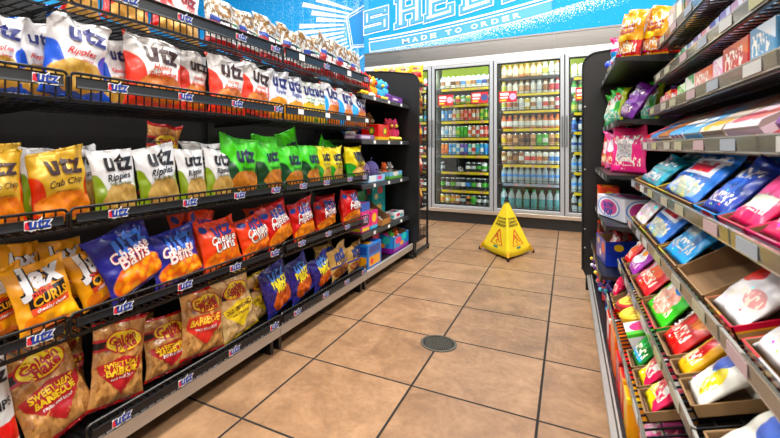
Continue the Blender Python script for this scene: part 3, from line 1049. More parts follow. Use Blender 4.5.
plush('plush_toy', '#c02844', '#e8c838', (-1.29, 3.08, TOY[2] + .001), 1.2, FACE, 'crimson plush toy with yellow paws right of red box')
plush('plush_toy', '#d8386c', '#f0e050', (-1.30, 3.22, TOY[2] + .001), 1.25, FACE - .3, 'pink plush toy with yellow paws near rounded end panel')
# shelf 3


def round_plush(loc, sc, c, label):
    t = thing('round_plush_toy', label, 'toy', loc, (0, 0, FACE))
    m = mat('plush ' + c, c, .9, bump=.6, bscale=200)
    b = MB()
    b.ball((0, 0, .075), .07, .062, .075, n=18, m=12)
    b.build('body', m, t, smooth=True)
    b = MB()
    b.tube([(0, 0, .145), (.006, 0, .165), (.018, 0, .178)], .006, 6)
    b.build('stem', mat('plush #4a3a78', '#4a3a78', .9), t)
    b = MB()
    b.ball((-.02, -.058, .085), .007)
    b.ball((.02, -.058, .085), .007)
    b.build('eyes', RUBBER, t, smooth=True)
    t.scale = (sc,) * 3
    return t


def open_tray(name, w, d, hf, hb, m, loc, rotz, label, cat='display tray', inner=None, th=.003, group=None, tilt=0.0):
    """Open-topped display tray of folded card: low front, high back, sloping sides."""
    b = MB()
    b.box(-w / 2, -d / 2, 0, w / 2, d / 2, th, 1)
    b.box(-w / 2, -d / 2, 0, w / 2, -d / 2 + th, hf, 0)
    b.box(-w / 2 + th, -d / 2 + th, th, w / 2 - th, -d / 2 + th * 1.5, hf - .001, 1)
    b.box(-w / 2, d / 2 - th, 0, w / 2, d / 2, hb, 1)
    for sx in (-1, 1):
        a0, a1 = (-w / 2, -w / 2 + th) if sx < 0 else (w / 2 - th, w / 2)
        poly = [(-d / 2, 0), (d / 2, 0), (d / 2, hb), (-d / 2, hf)]
        b.prism(poly, a0, a1, 'x', 0)
        i0, i1 = (-w / 2 + th, -w / 2 + th * 1.4) if sx < 0 else (w / 2 - th * 1.4, w / 2 - th)
        b.prism([(-d / 2 + th, th), (d / 2 - th, th), (d / 2 - th, hb - .001), (-d / 2 + th, hf - .001)], i0, i1, 'x', 1)
    o = b.build(name, [m, inner or CARDIN], uv='right', loc=loc)
    o.rotation_euler = (tilt, 0, rotz)
    return tag(o, label, cat, group)


TRAYBLUE = art('pale blue tray print', '#9cc8e8', [('rect', .1, .1, .45, .7, '#e8f0f4'), ('rect', .55, .2, .8, .6, '#e05c98')], crinkle=0)
open_tray('display_tray', .30, .16, .05, .07, TRAYBLUE, (-1.30, 2.72, TOY[3] + .001), FACE, 'pale blue card tray under the round purple plush toys')
round_plush((-1.305, 2.645, TOY[3] + .006), .95, '#8a6c9c', 'round mauve plush toy at left in pale blue tray')
round_plush((-1.305, 2.80, TOY[3] + .006), .95, '#6c62a4', 'round violet plush toy at right in pale blue tray')
open_tray('display_tray', .28, .16, .055, .07, art('landscape tray print', '#78b8d8', [('rect', 0, 0, 1, .35, '#68a848'), ('ell', .5, .6, .2, .3, '#e8e4d8')], crinkle=0), (-1.30, 3.09, TOY[3] + .001), FACE, 'blue and green card tray near end panel, third toy shelf')
plush('plush_toy', '#e0662a', '#f0e8dc', (-1.30, 3.03, TOY[3] + .006), .85, FACE, 'orange plush toy sitting in blue and green tray')
plush('plush_toy', '#8c8a88', '#e8e4e0', (-1.30, 3.14, TOY[3] + .006), .85, FACE, 'grey plush toy sitting in blue and green tray')
# shelf 4
PINKBOX = art('pink doll box print', '#e0489c', [('rect', 0, .72, 1, 1, '#3a6cc8'), ('ell', .5, .42, .32, .2, '#f4b8dc'), ('rect', .1, .04, .9, .14, '#f0e038')], crinkle=0)
carton('toy_box', .13, .10, .20, PINKBOX, (-1.28, 2.56, TOY[4] + .001), FACE, 0, 'pink toy box with blue top, left end of fourth toy shelf', 'toy box')
carton('toy_box', .12, .08, .13, art('magenta toy box print', '#e8308c', [('ell', .5, .6, .3, .25, '#f8d048'), ('rect', 0, 0, 1, .2, '#40b8e0')], crinkle=0), (-1.27, 2.70, TOY[4] + .001), FACE, 0, 'small magenta toy box beside the pink toy box', 'toy box')
carton('toy_box', .20, .10, .245, art('green toy box print', '#3aa05c', [('rect', .08, .1, .92, .62, '#e8ece4'), ('ell', .5, .4, .3, .16, '#2a2a2c')], crinkle=0), (-1.45, 2.80, TOY[4] + .001), FACE, 0, 'green and white toy box standing at back of fourth toy shelf', 'toy box')
open_tray('display_tray', .18, .18, .045, .16, art('brown tray print', '#b07c4c', [], crinkle=0), (-1.30, 2.87, TOY[4] + .001), FACE, 'brown open cardboard tray in middle of fourth toy shelf')
for q, (c, l) in enumerate((('#3aa848', 'green toy car in the brown cardboard tray'), ('#e8e4dc', 'white toy car in the brown cardboard tray'))):
    b = MB()
    b.rbox(-.035, -.02, .008, .035, .02, .026, .005)
    b.rbox(-.018, -.017, .026, .02, .017, .042, .005)
    t = thing('toy_car', l, 'toy', (-1.30, 2.835 + .08 * q, TOY[4] + .006), (0, 0, 0))
    b.build('body', mat('toy paint ' + c, c, .3, coat=.5), t)
    for sx in (-.022, .022):
        for sy in (-.021, .021):
            b = MB()
            b.lathe([(.010, -.004), (.010, .004)], 12, M=Matrix.Translation((sx, sy, .010)) @ Matrix.Rotation(pi / 2, 4, 'X'))
            b.build('wheel', RUBBER, t)
carton('toy_box', .26, .08, .29, art('teal toy box print', '#38b0b4', [('ell', .62, .78, .22, .10, '#e86c7c'), ('ell', .3, .62, .14, .08, '#f0e0b0'), ('ell', .5, .30, .24, .10, '#e8c878'), ('dots', 7, .16, '#f4f0e8')], crinkle=0), (-1.42, 3.12, TOY[4] + .001), FACE, 0, 'tall teal toy box beside end panel on fourth toy shelf', 'toy box')
carton('toy_box', .20, .10, .05, art('white toy box print', '#e4e2e4', [('ell', .35, .6, .2, .25, '#d83868'), ('rect', .55, .2, .9, .6, '#48b4b8')], crinkle=0), (-1.28, 3.20, TOY[4] + .001), FACE, 0, 'flat white box with pink print in front of tall teal box', 'toy box')
# base deck
carton('toy_box', .22, .12, .17, art('blue kit box print', '#2a7cc8', [('rect', .1, .12, .9, .5, '#e8a83c'), ('rect', .1, .6, .9, .9, '#1c4c9c'), ('ell', .3, .3, .1, .12, '#d83030')], crinkle=0), (-1.25, 2.62, .114), FACE, 0, 'blue box with orange panel at left of bottom toy deck', 'toy box')
carton('toy_box', .12, .12, .20, art('red craft box print', '#c41c38', [('ell', .5, .6, .3, .2, '#e8446c'), ('rect', .1, .1, .9, .3, '#f0b8c4')], crinkle=0), (-1.34, 2.84, .114), FACE, 0, 'dark red box between two blue boxes on bottom toy deck', 'toy box')
tb = open_tray('display_tray', .34, .20, .13, .17, art('ocean tray print', '#2a8cd0', [('rect', 0, 0, 1, .25, '#8a2c9c'), ('ell', .3, .55, .18, .16, '#e84c7c'), ('ell', .7, .6, .16, .18, '#48d0c8'), ('ell', .52, .35, .12, .1, '#f0a02c')], crinkle=0), (-1.295, 3.15, .114), FACE, 'large blue and purple open box at end of bottom toy deck')
for q, (c, l) in enumerate((('#e8388c', 'pink plush toy peeking from left of large blue box'), ('#58b848', 'green plush toy peeking from middle of large blue box'), ('#e06428', 'orange plush toy peeking from right of large blue box'))):
    plush('plush_toy', c, '#f0e8e0', (-1.295, 3.05 + .10 * q, .118), .98, FACE, l)

# ------------------------------------------------------------------ endcap wire rack behind the end panel
RKY0, RKY1 = 3.40, 3.745
rk = thing('wire_rack', 'black wire end rack behind the rounded toy panel', 'display rack', (0, 0, 0))
for x in (-1.58, -1.165):
    for y in (RKY0, RKY1):
        b = MB()
        b.box(x - .008, y - .008, .04, x + .008, y + .008, 1.52 if y == RKY0 else (1.52 if y == RKY0 else .0) + 1.50)
        b.build('post', BLACK, rk)
b = MB()
for x in (-1.58, -1.165):
    b.rbox(x - .014, RKY0 - .008, .02, x + .014, RKY1 + .03, .045, .004)
b.box(-1.58, RKY0 - .01, .03, -1.165, RKY0 + .01, .05)
b.build('base', BLACK, rk)
for x in (-1.58, -1.165):
    for y in (RKY0, RKY1 + .01):
        b = MB()
        b.lathe([(.010, 0), (.014, .003), (.014, .02)], 10, (x, y, 0))
        b.build('foot', RUBBER, rk)
for q, z in enumerate((.12, .40, .68, .96, 1.24)):
    b = MB()
    r = .0024
    for zz in (z, z + .05, z + .10):
        b.tube([(-1.165, RKY0, zz), (-1.165, RKY1, zz), (-1.58, RKY1, zz), (-1.58, RKY0, zz)], r, 5)
    for i in range(12):
        y = RKY0 + (RKY1 - RKY0) * i / 11
        b.box(-1.165 - r, y - r, z, -1.165 + r, y + r, z + .10)
        b.box(-1.58, y - r, z - r, -1.165, y + r, z + r)
    for i in range(14):
        x = -1.58 + .415 * i / 13
        b.box(x - r, RKY1 - r, z, x + r, RKY1 + r, z + .10)
        b.box(x - r, RKY0, z - 2 * r, x + r, RKY1, z - r)
    b.build('wire_basket', WIRE, rk)
RED_S = art('red snack bag print', '#c8201c', [('ell', .5, .6, .34, .16, '#f0c838'), ('chips', .5, .15, .4, .18, '#e08828', '#b05018', 9)])
ORG_S = art('orange snack bag print', '#ea5c14', [('ell', .5, .62, .32, .14, '#f4e8d8'), ('rect', 0, .1, 1, .2, '#b01c18')])
YEL_S = art('gold snack bag print', '#f0c420', [('rect', .12, .3, .88, .62, '#b83820'), ('ell', .5, .8, .3, .08, '#7a3c14')])
DRK_S = art('maroon snack bag print', '#7c1c20', [('ell', .5, .6, .3, .2, '#e8b848')])
WHT_S = art('pale snack bag print', '#e8dcc8', [('rect', .1, .3, .9, .6, '#d83c48')])
for q, (z, m, n, l) in enumerate(((.40, DRK_S, 3, 'maroon snack bag in lower basket of the wire end rack'), (.68, ORG_S, 3, 'orange snack bag in middle basket of the wire end rack'), (.96, RED_S, 3, 'red snack bag in fourth basket up the wire end rack'), (1.24, YEL_S, 3, 'gold snack bag in top basket of the wire end rack'))):
    for k in range(n):
        o = link('snack_bag', bag_mesh('snack_bag', .10, .20, .05, 300 + q * 5 + k, m, nu=12, nv=14))
        o.location = (-1.215, RKY0 + .07 + .108 * k, z + .006)
        o.rotation_euler = (radians(-6), 0, pi / 2)
        tag(o, f"{l}, {ORD[k]} along", 'snack bag', 'snack bags in the wire end rack')
b = MB()
b.box(-1.58, RKY0, 1.50, -1.165, RKY1, 1.512)
b.build('top_tray', BLACK, rk)
for k in range(4):
    o = link('snack_bag', bag_mesh('snack_bag', .13, .165, .06, 330 + k, YEL_S, nu=12, nv=14))
    o.location = (-1.565 + .118 * k, RKY0 + .17, 1.515)
    o.rotation_euler = (radians(-5), 0, .3)
    tag(o, f"gold snack bag on top of the wire end rack, {ORD[k]} from left", 'snack bag', 'gold bags on top of the end rack')

# ------------------------------------------------------------------ drinks coolers
YC = 5.21
DX = [-2.325, -1.559, -0.795, -0.031, 0.735]      # door edges
SX0, SX1 = -2.52, 0.80
b = MB()
b.box(SX0, YC + .02, 0, SX1, YC + .06, .128)
tag(b.build('cooler_kick_plate', mat('kick_black', '#17181a', .35, coat=.2)), 'black kick plate below the glass cooler doors', 'kick plate')['kind'] = 'structure'
b = MB()
b.rbox(SX0, YC - .02, .128, SX1, YC + .05, .172, .004)
struct(b.build('trim_1', mat('cooler_sill_metal', '#c9bcae', .3, metal=.75)))
b = MB()
b.rbox(SX0, YC - .012, 1.982, SX1, YC + .05, 2.052, .004)
struct(b.build('trim_2', mat('cooler_top_rail', '#dcdad6', .4, metal=.3)))
hm = bpy.data.materials.new('brushed_stainless')
hm.use_nodes = True
N = NT(hm)
bsn = hm.node_tree.nodes['Principled BSDF']
tc = N.n('ShaderNodeTexCoord')
mp = N.n('ShaderNodeMapping')
mp.inputs['Scale'].default_value = (1.2, 1, 160)
N.put(mp.inputs[0], tc.outputs['Object'])
nz = N.n('ShaderNodeTexNoise')
nz.inputs['Scale'].default_value = 3
N.put(nz.inputs['Vector'], mp.outputs[0])
N.put(bsn.inputs['Base Color'], N.mix(nz.outputs['Fac'], lin('#77736f'), lin('#9a9692')))
bsn.inputs['Metallic'].default_value = 1.0
tg_ = N.n('ShaderNodeTangent')
tg_.direction_type = 'RADIAL'
tg_.axis = 'Z'
N.put(bsn.inputs['Tangent'], tg_.outputs[0])
N.put(bsn.inputs['Roughness'], N.m('ADD', N.m('MULTIPLY', nz.outputs['Fac'], .2), .22))
bsn.inputs['Anisotropic'].default_value = .85
for q, (a, c) in enumerate(((SX0, -1.72), (-1.718, -.14), (-.138, SX1))):
    b = MB()
    b.box(a, YC + .0, 2.052, c, YC + .04, 2.238)
    b.box(a, YC - .012, 2.226, c, YC + .04, 2.244)
    struct(b.build('trim_%d' % (3 + q), hm))

LIME = mat('lime_card', '#b4cc28', .5, emit=.25)  # faint glow put into the card's material
INNER = mat('cooler_inner_white', '#d8dad8', .5)
INDARK = mat('cooler_back_dark', '#2a2c2e', .6)
YSTRIP = mat('yellow_price_strip', '#e8c818', .4)
GSTRIP = mat('grey_price_strip', '#9aa4b8', .4)
GLASS = glass_mat('cooler_glass', '#f2f7f5', .12)
LED = mat('led_strip', '#f4f8ff', .5, emit=9.0)
SHELVES = {0: [1.70, 1.49, 1.28, 1.065, .84, .63, .40, .21], 1: [1.70, 1.49, 1.28, 1.065, .84, .63, .395, .21], 2: [1.79, 1.59, 1.385, 1.17, .955, .737, .51, .20], 3: [1.74, 1.54, 1.34, 1.12, .89, .66, .43, .20]}
DN = ['far left', 'left', 'middle', 'right']
DNAME = ['glass cooler door mostly hidden behind the toy end panel', 'tall glass cooler door left of the yellow floor sign', 'tall glass cooler door directly behind the yellow floor sign', 'glass cooler door half hidden by the candy end panel']
doors = []
for i in range(4):
    x0, x1 = DX[i], DX[i + 1]
    cb = thing('drinks_cooler', ['cooler cabinet at far left of the glass doors', 'cooler cabinet of cans left of the yellow floor sign', 'cooler cabinet of bottles behind the yellow floor sign', 'cooler cabinet of bottles beside the candy end panel'][i], 'cooler', (0, 0, 0))
    b = MB()
    b.box(x0 + .001, YC + .66, .13, x1 - .001, YC + .68, 2.05)
    b.build('back_panel', INDARK, cb)
    b = MB()
    b.box(x0 + .0005, YC + .075, .13, x0 + .010, YC + .62, 2.05)
    b.build('side_panel', INNER, cb)
    b = MB()
    b.box(x1 - .010, YC + .075, .13, x1 - .0005, YC + .62, 2.05)
    b.build('side_panel', INNER, cb)
    b = MB()
    b.box(x0 + .011, YC + .075, .14, x1 - .011, YC + .66, .185)
    b.build('floor_panel', INNER, cb)
    b = MB()
    b.box(x0 + .011, YC + .075, 2.0, x1 - .011, YC + .66, 2.04)
    b.build('roof_panel', INNER, cb)
    b = MB()
    b.box(x0 + .05, YC + .30, 1.74 if i != 2 else 1.80, x1 - .05, YC + .31, 1.985)
    b.build('header_card', LIME, cb)
    for sx in (x0 + .018, x1 - .022):
        b = MB()
        b.box(sx - .006, YC + .082, .22, sx + .006, YC + .094, 1.94)
        b.build('light_strip', LED, cb)
    for q, z in enumerate(SHELVES[i]):
        b = MB()
        for k in range(30):
            x = x0 + .04 + (x1 - x0 - .08) * k / 29
            b.box(x - .003, YC + .15, z - .012, x + .003, YC + .6, z - .002)
        b.box(x0 + .02, YC + .145, z - .014, x1 - .02, YC + .155, z - .004)
        b.box(x0 + .02, YC + .595, z - .014, x1 - .02, YC + .605, z - .004)
        b.tube([(x0 + .03, YC + .142, z + .03), (x1 - .03, YC + .142, z + .03)], .003, 5)
        b.box(x0 + .016, YC + .14, z - .016, x1 - .016, YC + .62, z - .012)
        sh = b.build('shelf', mat('cooler_shelf_grey', '#3c3f42', .4), cb)
        if i == 2 and q in (0, 1, 2) or q == 7:
            if i == 2 and q < 3:
                b = MB()
                b.box(x0 + .09, YC + .128, z - .034, x1 - .06, YC + .136, z - .006)
                b.build('price_strip', YSTRIP if q else mat('dark_price_strip', '#3a3436', .4), sh)
        else:
            b = MB()
            b.box(x0 + .09, YC + .126, z - .036, x1 - .06, YC + .136, z - .004)
            st = b.build('price_strip', GSTRIP if (i == 2 and q == 6) else YSTRIP, sh)
            b = MB()
            for k in range(3):
                xx = x0 + .2 + .18 * k + rnd.uniform(-.03, .03)
                b.box(xx, YC + .123, z - .030, xx + .035, YC + .1255, z - .009)
            b.build('price_tags', mat('tag_red_white', '#e8a0a0', .5), st)
    # the door: aluminium frame, black gasket, glass, pull handle
    d = thing('cooler_door', DNAME[i], 'cooler door', (x0, YC, 0))
    doors.append(d)
    W = x1 - x0 - .006
    fz0, fz1, fw = .176, 1.978, .040
    b = MB()
    for (a0, a1, c0, c1) in ((.003, fw, fz0, fz1), (W - fw, W, fz0, fz1), (fw, W - fw, fz0, fz0 + fw), (fw, W - fw, fz1 - fw, fz1)):
        b.rbox(a0, -.022, c0, a1, .022, c1, .004)
    b.build('frame', ALU, d)
    b = MB()
    g = .012
    for (a0, a1, c0, c1) in ((fw, fw + g, fz0 + fw, fz1 - fw), (W - fw - g, W - fw, fz0 + fw, fz1 - fw), (fw + g, W - fw - g, fz0 + fw, fz0 + fw + g), (fw + g, W - fw - g, fz1 - fw - g, fz1 - fw)):
        b.box(a0, -.014, c0, a1, .014, c1)
    b.build('gasket', RUBBER, d)
    b = MB()
    b.box(fw + .004, -.004, fz0 + fw + .004, W - fw - .004, .004, fz1 - fw - .004)
    b.build('glass', GLASS, d)
    b = MB()
    hx = W - .02 if i % 2 == 0 else .02
    b.tube([(hx, -.022, .95), (hx, -.052, .96), (hx, -.052, 1.28), (hx, -.022, 1.29)], .008, 8)
    b.build('handle', mat('handle_grey', '#8c8c8a', .3, metal=.8), d)
    if i < 3:
        b = MB()
        b.box(x1 - .008, YC - .006, .17, x1 + .003, YC + .02, 1.98)
        struct(b.build('trim_%d' % (7 + i), RUBBER))

# promotional stickers on the doors
def sticker(x, z, w, h, c1, c2, label):
    b = MB()
    b.box(x, YC - .0062, z, x + w, YC - .0045, z + h, 0)
    b.box(x + w * .08, YC - .0070, z + h * .62, x + w * .55, YC - .0062, z + h * .86, 1)
    b.box(x + w * .08, YC - .0070, z + h * .36, x + w * .5, YC - .0062, z + h * .5, 1)
    b.box(x + w * .08, YC - .0070, z + h * .12, x + w * .42, YC - .0062, z + h * .26, 3)
    b.lathe([(h * .3, 0), (h * .3, .0009)], 16, M=Matrix.Translation((x + w * .78, YC - .0062, z + h * .5)) @ Matrix.Rotation(pi / 2, 4, 'X') )
    b.m[-18:] = [2] * 18
    tag(b.build('promo_sticker', [mat('sticker ' + c1, c1, .4), WHITE, mat('sticker ' + c2, c2, .4), mat('sticker yellow', '#f0cc30', .4)]), label, 'sticker')


sticker(-1.475, 1.47, .19, .135, '#c01c24', '#d8b0c0', 'red promotional sticker at left on the left glass door')
sticker(-1.06, 1.48, .20, .135, '#c01c24', '#3c4c84', 'red promotional sticker at right on the left glass door')
sticker(-.735, 1.475, .20, .13, '#c01c24', '#c0a8d8', 'red and lilac promotional sticker on the middle glass door')
sticker(.075, 1.46, .14, .14, '#c01c24', '#4c4c94', 'red promotional sticker on the half hidden right glass door')

# drink containers
CACHE = {}


def bottle_mats(*cs):
    out = []
    for c in cs:
        if c == 'clear':
            out.append(clear_pet('clear_pet', '#d4e6ee'))
        elif c == 'teal':
            out.append(clear_pet('teal_pet', '#6cc8d0'))
        else:
            out.append(mat('drink ' + c, c, .28, coat=.3))
    return out


def clear_pet(name, tint):
    if name in MATS:
        return MATS[name]
    m = mat(name, tint, .08)
    bs = m.node_tree.nodes['Principled BSDF']
    bs.inputs['Transmission Weight'].default_value = .45
    bs.inputs['IOR'].default_value = 1.2
    return m


CAPM = {}


def drink(kind, cs):
    """kind of container + its colours -> (body mesh, cap mesh or None); meshes are shared by all copies"""
    key = (kind,) + cs
    if key in CACHE:
        return CACHE[key]
    b = MB()
    cap = None
    if kind in ('can', 'slim', 'tall'):
        r, h = {'can': (.032, .123), 'slim': (.0236, .158), 'tall': (.032, .158)}[kind]
        b.lathe([(r * .78, 0, 2), (r * .95, .006, 2), (r, .014, 0), (r, h * .30, 1), (r, h * .62, 0), (r, h - .016, 2), (r * .84, h - .004, 2), (r * .84, h, 2), (r * .76, h - .003, 2)], 14)
        b.tube([(-.006, -.012, h - .001), (.006, -.012, h - .001), (.006, .008, h - .001), (-.006, .008, h - .001)], .0016, 4, 2, closed=True)
        mats = bottle_mats(cs[0], cs[1]) + [mat('can_metal', '#c8c8c8', .25, metal=.9)]
    elif kind == 'coffee':
        r, h = .031, .150
        b.lathe([(r * .9, 0, 0), (r, .006, 0), (r, h * .16, 1), (r, h * .66, 0), (r * .96, h * .72, 0), (r * .62, h * .87, 0), (r * .6, h * .90, 0)], 14)
        c = MB()
        c.lathe([(r * .66, h * .90), (r * .68, h * .92), (r * .68, h * 1.02), (r * .62, h * 1.04)], 14)
        cap = (c, cs[2])
        mats = bottle_mats(cs[0], cs[1])
    elif kind == 'juice':
        r, h = .033, .160
        b.lathe([(r * .92, 0, 0), (r, .008, 0), (r, h * .14, 1), (r, h * .56, 0), (r * .98, h * .62, 0), (r * .60, h * .82, 0), (r * .45, h * .86, 0)], 14)
        c = MB()
        c.lathe([(r * .52, h * .86), (r * .54, h * .88), (r * .54, h), (r * .48, h * 1.01)], 14)
        cap = (c, cs[2])
        mats = bottle_mats(cs[0], cs[1])
    else:  # water
        r, h = .0315, .200
        if kind == 'bigwater':
            r, h = .037, .235
        f = [1, 1, 1, 1, 1] if kind == 'bigwater' else [0, 0, 0, 0, 1]
        b.lathe([(r * .88, 0, f[0]), (r, .008, f[1]), (r * .97, h * .14, f[2]), (r, h * .2, f[3]), (r, h * .38, f[4]), (r, h * .54, 0), (r * .96, h * .68, 0), (r * .7, h * .80, 0), (r * .42, h * .88, 0), (r * .40, h * .91, 0)], 16)
        c = MB()
        c.lathe([(r * .46, h * .91), (r * .48, h * .92), (r * .48, h * .985), (r * .42, h)], 14)
        cap = (c, cs[2])
        mats = bottle_mats(cs[0], cs[1])
    CACHE[key] = (b.mesh('drink', mats, True), cap and cap[0].mesh('cap', mat('cap ' + cap[1], cap[1], .4), True))
    return CACHE[key]


KNAME = {'can': 'drink_can', 'slim': 'drink_can', 'tall': 'drink_can', 'coffee': 'coffee_bottle', 'juice': 'juice_bottle', 'water': 'water_bottle', 'bigwater': 'water_bottle'}
CN = {'#f0efe8': 'white', '#d8c8a8': 'cream', '#3a8ce0': 'blue', '#68b4e8': 'light blue', '#e8743c': 'orange', '#f0a08c': 'peach', '#e04438': 'red', '#c8d048': 'lime', '#48b030': 'green', '#c9ccd0': 'silver', '#58c838': 'bright green',
      '#f08c28': 'orange', '#7c58b8': 'purple', '#48b8a8': 'mint', '#28a0d8': 'cyan', '#1c1c1e': 'black', '#e8c828': 'yellow', '#a8703c': 'brown', '#6c4024': 'dark brown', '#26282a': 'black', 'clear': 'clear', 'teal': 'teal', '#2c6c38': 'dark green',
      '#e8b078': 'tan', '#24489c': 'navy', '#d83c5c': 'pink', '#e8e0d0': 'off white', '#c8a868': 'tan'}
W_, CR, BL, LB, OR, PE, RD, LM, GN, SV, BG, O2, PU, MI, CY, BK, YE, BR, DB, TN, NV, PK, OW = '#f0efe8', '#d8c8a8', '#3a8ce0', '#68b4e8', '#e8743c', '#f0a08c', '#e04438', '#c8d048', '#48b030', '#c9ccd0', '#58c838', '#f08c28', '#7c58b8', '#48b8a8', '#28a0d8', '#1c1c1e', '#e8c828', '#a8703c', '#6c4024', '#e8b078', '#24489c', '#d83c5c', '#e8e0d0'
DROW = {
    1: [('tall', [(W_, BR), (CR, W_), (W_, DB), (OW, BR), (W_, BL), (W_, TN), (W_, BR), (W_, BL), (W_, NV), (W_, BR)]),
        ('can', [(GN, W_), (GN, YE), (GN, W_), (YE, RD), (GN, W_), (YE, GN), (RD, W_), (GN, YE), (W_, RD), (W_, BL)]),
        ('slim', [(LB, W_), (LB, BL), (BL, W_), (W_, OR), (CR, LM), (PE, OR), (RD, PE), (PE, RD), (OR, W_), (PE, CR), (LM, GN), (GN, LM), (YE, W_)]),
        ('slim', [(SV, W_), (SV, LB), (W_, SV), (SV, W_), (BG, LM), (BG, GN), (GN, BG), (W_, OR), (OR, W_), (W_, RD), (RD, W_), (RD, PE), (RD, W_)]),
        ('slim', [(O2, OR), (O2, OR), (BL, LB), (CY, W_), (W_, CY), (PU, W_), (PU, BL), (MI, W_), (W_, RD), (MI, CY), (CY, W_), (CY, BL), (LB, BL)]),
        ('can', [(BK, SV), None, None, None, None, (BK, W_), (BK, SV), (BK, GN), (W_, GN), (BK, GN)]),
        ('tall', [(BK, GN), (BK, SV), (BK, GN), (BK, SV), (BK, W_), (BK, BL), (BK, GN), (BK, W_), (BK, GN), (BK, GN)]),
        ('can', [(YE, O2), (YE, W_), (O2, YE), (O2, W_), (BK, SV), (O2, BK), (BG, GN), (BK, W_), (BK, SV), (BK, W_)])],
    2: [('coffee', [(TN, CR, O2), (BR, CR, O2), (TN, W_, BR), (OR, TN, O2), (BR, TN, O2), (TN, CR, BR), (TN, CR, OR), (W_, LM, W_), (W_, SV, W_), (W_, CR, OR)]),
        ('coffee', [(CR, LM, YE), (W_, CR, BR), (OW, W_, BR), (W_, TN, YE), (W_, BR, BR), (W_, OW, SV), (W_, SV, W_), (OW, BR, BR), (W_, RD, W_), (W_, PK, PK)]),
        ('tall', [(W_, LM), (W_, OR), (W_, BR), (W_, SV), (YE, W_), (W_, BR), (W_, SV), (W_, RD), (OW, BR), (PK, W_)]),
        ('juice', [(OR, W_, O2), (RD, W_, O2), (BR, W_, O2), (TN, W_, O2), (BR, OW, DB), (O2, W_, BR), (BR, W_, OR), (OR, W_, O2), (OR, W_, RD), (O2, W_, OR)]),
        ('tall', [(TN, YE), (TN, BR), (BR, TN), (BR, DB), (DB, BK), (TN, BR), (GN, BG), (BG, W_), (TN, BR), (YE, DB)]),
        ('tall', [(BR, CR), (CR, BR), (DB, BR), (BR, W_), (W_, RD), (W_, RD), (OW, OR), (W_, BR), (W_, BL), (W_, BL)]),
        ('water', [('clear', BL, W_)] * 10),
        ('bigwater', [('clear', 'teal', '#28a878')] * 8)],
    3: [('tall', [(W_, CR), (W_, SV), (W_, BL), (W_, CR)]), ('juice', [(GN, W_, GN), (GN, LM, W_), (GN, W_, GN), (GN, W_, W_)]), ('juice', [(GN, LM, W_), ('#2c6c38', W_, W_), (GN, W_, W_), (LM, W_, W_)]), ('juice', [(BL, NV, W_), (NV, W_, W_), (BL, W_, W_), (BL, W_, W_)]),
        ('water', [('clear', NV, BL)] * 4), ('water', [('clear', BL, W_)] * 4), ('water', [('clear', BL, BL)] * 4), ('water', [('clear', BK, W_), ('clear', YE, BK), ('clear', BK, W_), ('clear', BK, W_)])],
    0: [('slim', [(W_, PK), (PK, W_), (W_, RD), (W_, PK)]), ('slim', [(YE, W_), (YE, O2), (W_, YE), (YE, W_)]), ('slim', [(MI, W_), (GN, W_), (MI, CY), (W_, MI)]), ('slim', [(RD, W_), (BL, W_), (RD, W_), (W_, RD)]),
        ('can', [(OR, W_), (RD, W_), (OR, BK), (W_, OR)]), ('can', [(RD, BK), (RD, W_), (W_, RD), (RD, W_)]), ('can', [(BK, RD), (RD, W_), (BK, W_), (BK, W_)]), ('can', [(BK, SV), (BK, GN), (BK, W_), (BK, W_)])],
}
for i in DROW:
    x0, x1 = DX[i], DX[i + 1]
    a0, a1 = x0 + .095, x1 - .075
    if i == 3:
        a1 = x0 + .095 + .072 * 3
    if i == 0:
        a0 = x1 - .075 - .066 * 3
    for q, (kind, items) in enumerate(DROW[i]):
        n = len(items)
        seen = {}
        tot = {}
        for it in items:
            tot[it] = tot.get(it, 0) + 1
        for k, it in enumerate(items):
            if it is None:
                continue
            me, cap = drink(kind, tuple(it))
            x = a0 + (a1 - a0) * k / (n - 1)
            nm = KNAME[kind]
            o = link(nm, me, None, (x, YC + .185 + rnd.uniform(-.004, .004), SHELVES[i][q] - .0015), (0, 0, rnd.uniform(-.3, .3) if kind != 'can' else 0))
            if cap:
                link('cap', cap, o)
            c1, c2 = CN.get(it[0], ''), CN.get(it[1], '')
            kw = nm.replace('_', ' ')
            base = f"{c1} {kw}" if c1 == c2 else f"{c1} and {c2} {kw}"
            tag(o, f"{base}, {ORD[k]} from left, {ORD[q]} shelf down, {DN[i]} cooler", kw.split()[-1], f"{kw}s on the {ORD[q]} shelf of the {DN[i]} cooler")
# a can lying on its side on the half-empty shelf
me, cap = drink('can', (SV, W_))
o = link('drink_can', me, None, (-1.235, YC + .17, SHELVES[1][5] + .0325), (pi / 2, 0, 0.3))
tag(o, 'silver drink can lying on its side on the half empty shelf', 'can')

# ------------------------------------------------------------------ room
fm = bpy.data.materials.new('ceramic_floor_tile')
fm.use_nodes = True
N = NT(fm)
bs = fm.node_tree.nodes['Principled BSDF']
tc = N.n('ShaderNodeTexCoord')
sp = N.n('ShaderNodeSeparateXYZ')
N.put(sp.inputs[0], tc.outputs['Object'])
TS = .457
gx = N.m('DIVIDE', N.m('ADD', sp.outputs[0], 1.007 + TS * 40), TS)
gy = N.m('DIVIDE', N.m('ADD', sp.outputs[1], -1.103 + TS * 40), TS)
ex = N.m('ABSOLUTE', N.m('SUBTRACT', N.m('FRACT', N.m('ADD', gx, .5)), .5))
ey = N.m('ABSOLUTE', N.m('SUBTRACT', N.m('FRACT', N.m('ADD', gy, .5)), .5))
ed = N.m('MINIMUM', ex, ey)
cmb = N.n('ShaderNodeCombineXYZ')
N.put(cmb.inputs[0], N.m('FLOOR', gx))
N.put(cmb.inputs[1], N.m('FLOOR', gy))
wn = N.n('ShaderNodeTexWhiteNoise')
